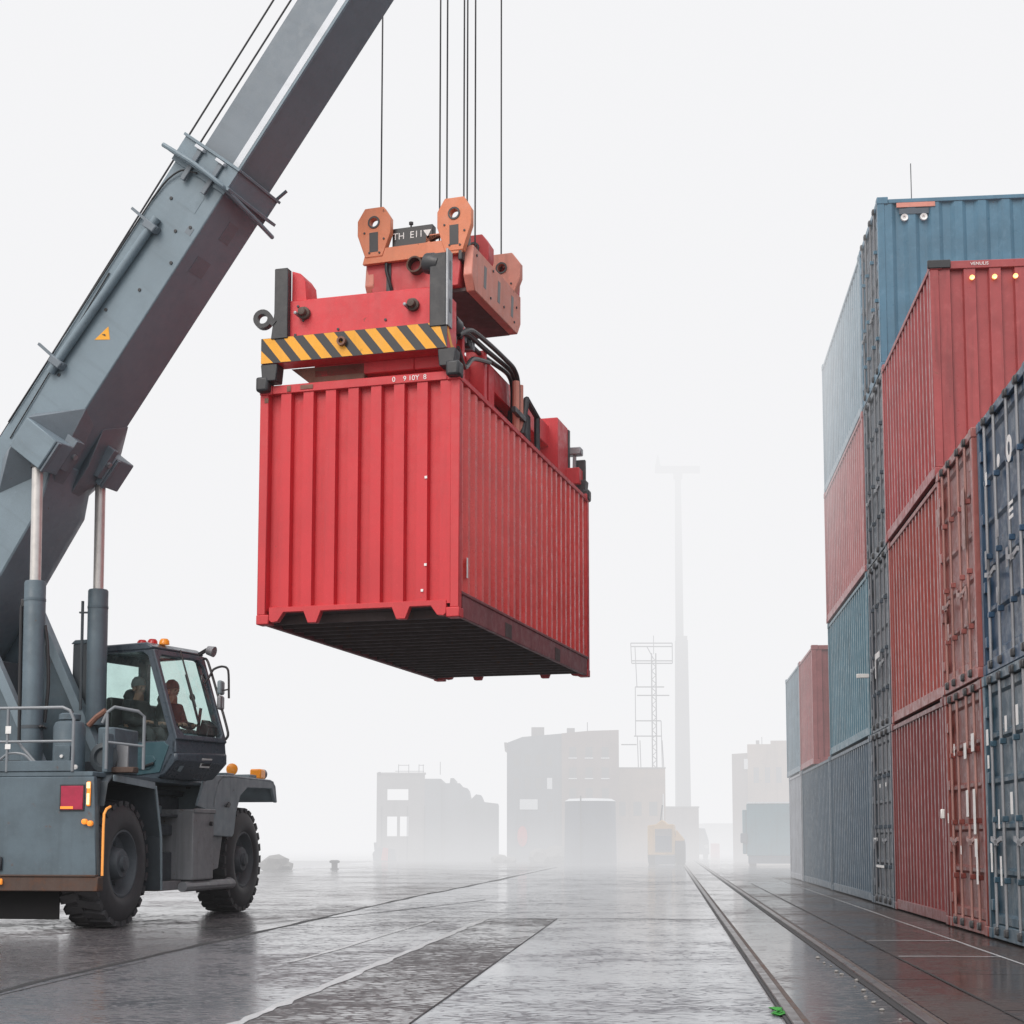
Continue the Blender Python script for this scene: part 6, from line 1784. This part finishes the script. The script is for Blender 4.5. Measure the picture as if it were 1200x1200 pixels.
# blue box truck
p = at(897, 985, 62)
k8 = mpp(62)
BT = thing('box_truck', 'blue-green box truck with a pale roof, parked beyond the end of the container row', 'truck', Matrix.Translation(Vv((p.x, p.y, 0))) @ Matrix.Rotation(R(-11), 4, 'Z'))
MB().box(-0.75, 1.6, 0, 5, 0.42, H + (985 - 942) * k8).build('box_body', M['truck_blue'], BT, 0.05, segs=2)
MB().box(-0.72, 1.62, -0.02, 5.02, H + (985 - 942) * k8 + 0.002, H + (985 - 942) * k8 + 0.07).build('roof', M['snow'], BT)
MB().box(-0.92, -0.76, 0.1, 1.2, 0.5, 2.3).build('side_frame', M['truck_blue'], BT, 0.03)
MB().box(-1.0, -0.75, -0.1, 0.1, 0.95, 1.35).build('side_mirror', M['far_blue'], BT, 0.03)
MB().box(-0.7, 1.5, 0.05, 0.4, 0.12, 0.415).build('rear_bumper', M['far_blue'], BT)
for sx in (-0.55, 1.35):
    MB().lathe([(-0.14, 0), (-0.14, 0.4), (0.14, 0.4), (0.14, 0)], (sx, 0.9, 0.4), (1, 0, 0), 20).build('wheel', M['rubber'], BT)
for px in (838,):
    p = at(px, 994, 95)
    dr_ = MB().lathe([(0, 0), (0, 0.28), (0.42, 0.29), (0.44, 0.28), (0.86, 0.28), (0.88, 0)], (0, 0, 0), (0, 0, 1), 18).build('barrel', M['far_red'], None, world=Matrix.Translation(Vv((p.x, p.y, 0))))
    tag(dr_, 'tiny red barrel far away beyond the rails', 'barrel')
p = at(850, 985, 120)
B6 = thing('distant_building', 'faint low building at the end of the rails, almost lost in fog', 'building', Matrix.Translation(Vv((p.x, p.y, 0))))
MB().box(-1.6, 0.6, 0, 5, -0.05, 2.3).build('wall', M['plaster'], B6)
MB().box(-1.65, 0.65, -0.05, 5.05, 2.302, 2.4).build('roof', M['plaster'], B6)

# ------------------------------------------------------------------ haze: fog body that glows in place of scattered daylight, thicker further off and higher up
fk = bpy.data.materials.new('sea_fog')
fk.use_nodes = True
ft = fk.node_tree
for n in list(ft.nodes):
    if n.type != 'OUTPUT_MATERIAL':
        ft.nodes.remove(n)
fo = [n for n in ft.nodes if n.type == 'OUTPUT_MATERIAL'][0]
geo = ft.nodes.new('ShaderNodeNewGeometry')
sep = ft.nodes.new('ShaderNodeSeparateXYZ')
ft.links.new(geo.outputs['Position'], sep.inputs[0])


def fmap(src, a, b, c, d):
    nd = ft.nodes.new('ShaderNodeMapRange')
    nd.interpolation_type = 'SMOOTHSTEP'
    for k_, v_ in (('From Min', a), ('From Max', b), ('To Min', c), ('To Max', d)):
        nd.inputs[k_].default_value = v_
    ft.links.new(src, nd.inputs['Value'])
    return nd.outputs['Result']


def fmul(a, b):
    nd = ft.nodes.new('ShaderNodeMath')
    nd.operation = 'MULTIPLY'
    for i, x in enumerate((a, b)):
        if isinstance(x, (int, float)):
            nd.inputs[i].default_value = x
        else:
            ft.links.new(x, nd.inputs[i])
    return nd.outputs[0]


FOG_L = 0.925
def fadd(a, b):
    nd = ft.nodes.new('ShaderNodeMath')
    nd.operation = 'ADD'
    ft.links.new(a, nd.inputs[0])
    ft.links.new(b, nd.inputs[1])
    return nd.outputs[0]


base_d = fmul(fmap(sep.outputs['Y'], 18.0, 54.0, 0.0003, 0.0265), fmap(sep.outputs['Z'], 2.0, 20.0, 1.0, 0.95))
bank = fmul(fmul(fmap(sep.outputs['Y'], 20.0, 29.0, 0.0, 0.085), fmap(sep.outputs['Y'], 36.0, 52.0, 1.0, 0.0)), fmap(sep.outputs['Z'], 4.5, 11.5, 0.0, 1.0))
mist = fmul(fmap(sep.outputs['Y'], 26.0, 62.0, 0.0, 0.010), fmap(sep.outputs['Z'], 0.0, 2.4, 1.0, 0.0))
dens = fadd(fadd(base_d, bank), mist)
ab = ft.nodes.new('ShaderNodeVolumeAbsorption')
ab.inputs['Color'].default_value = (0, 0, 0, 1)
ft.links.new(dens, ab.inputs['Density'])
em = ft.nodes.new('ShaderNodeEmission')
em.inputs['Color'].default_value = (0.985, 0.985, 1.0, 1)
ft.links.new(fmul(dens, FOG_L), em.inputs['Strength'])
ad = ft.nodes.new('ShaderNodeAddShader')
ft.links.new(ab.outputs[0], ad.inputs[0])
ft.links.new(em.outputs[0], ad.inputs[1])
ft.links.new(ad.outputs[0], fo.inputs['Volume'])
try:
    fk.volume_intersection_method
except Exception:
    pass
try:
    fk.cycles.volume_step_rate = 0.5
except Exception:
    pass
fog = MB().box(-110, 110, -6, 170, -2.4, 45).build('fog', fk, None, smooth=False)
fog['kind'] = 'structure'

# ------------------------------------------------------------------ sky, sun
wd = bpy.data.worlds.new('World')
S.world = wd
wd.use_nodes = True
wt = wd.node_tree
bg = wt.nodes['Background']
SUN_EL, SUN_AZ = R(42), R(212)            # azimuth measured clockwise from +Y: behind the camera, to its left
sky = wt.nodes.new('ShaderNodeTexSky')
sky.sky_type = 'NISHITA'
sky.sun_disc = False
sky.sun_elevation = SUN_EL
sky.sun_rotation = SUN_AZ
sky.air_density = 1.0
sky.dust_density = 4.0
bg.inputs['Strength'].default_value = 0.05
wt.links.new(sky.outputs[0], bg.inputs['Color'])
# cloud layer of the overcast: even near the horizon, brighter overhead
tc = wt.nodes.new('ShaderNodeTexCoord')
sx = wt.nodes.new('ShaderNodeSeparateXYZ')
wt.links.new(tc.outputs['Generated'], sx.inputs[0])
mr_ = wt.nodes.new('ShaderNodeMapRange')
mr_.interpolation_type = 'SMOOTHSTEP'
mr_.inputs['From Min'].default_value = 0.50
mr_.inputs['From Max'].default_value = 0.95
mr_.inputs['To Min'].default_value = 0.80
mr_.inputs['To Max'].default_value = 1.7
wt.links.new(sx.outputs['Z'], mr_.inputs['Value'])
bg2 = wt.nodes.new('ShaderNodeBackground')
bg2.inputs['Color'].default_value = (1.0, 0.985, 0.985, 1)
wt.links.new(mr_.outputs[0], bg2.inputs['Strength'])
ads = wt.nodes.new('ShaderNodeAddShader')
wt.links.new(bg.outputs[0], ads.inputs[0])
wt.links.new(bg2.outputs[0], ads.inputs[1])
wt.links.new(ads.outputs[0], wt.nodes['World Output'].inputs['Surface'])

sl = bpy.data.lights.new('sun', 'SUN')
sl.energy = 1.5
sl.angle = R(35)
sl.color = (1.0, 0.96, 0.92)
so = bpy.data.objects.new('sun', sl)
COL.objects.link(so)
to_sun = Vv((math.sin(SUN_AZ) * math.cos(SUN_EL), math.cos(SUN_AZ) * math.cos(SUN_EL), math.sin(SUN_EL)))
so.rotation_euler = to_sun.to_track_quat('Z', 'Y').to_euler()

S.view_settings.view_transform = 'Standard'
S.view_settings.look = 'None'
S.view_settings.exposure = 0
S.view_settings.gamma = 1
cy = S.cycles
cy.max_bounces = 6
cy.diffuse_bounces = 3
cy.glossy_bounces = 3
cy.transmission_bounces = 4
cy.volume_bounces = 0
cy.transparent_max_bounces = 12
cy.use_denoising = True
cy.volume_max_steps = 256
bpy.context.view_layer.update()
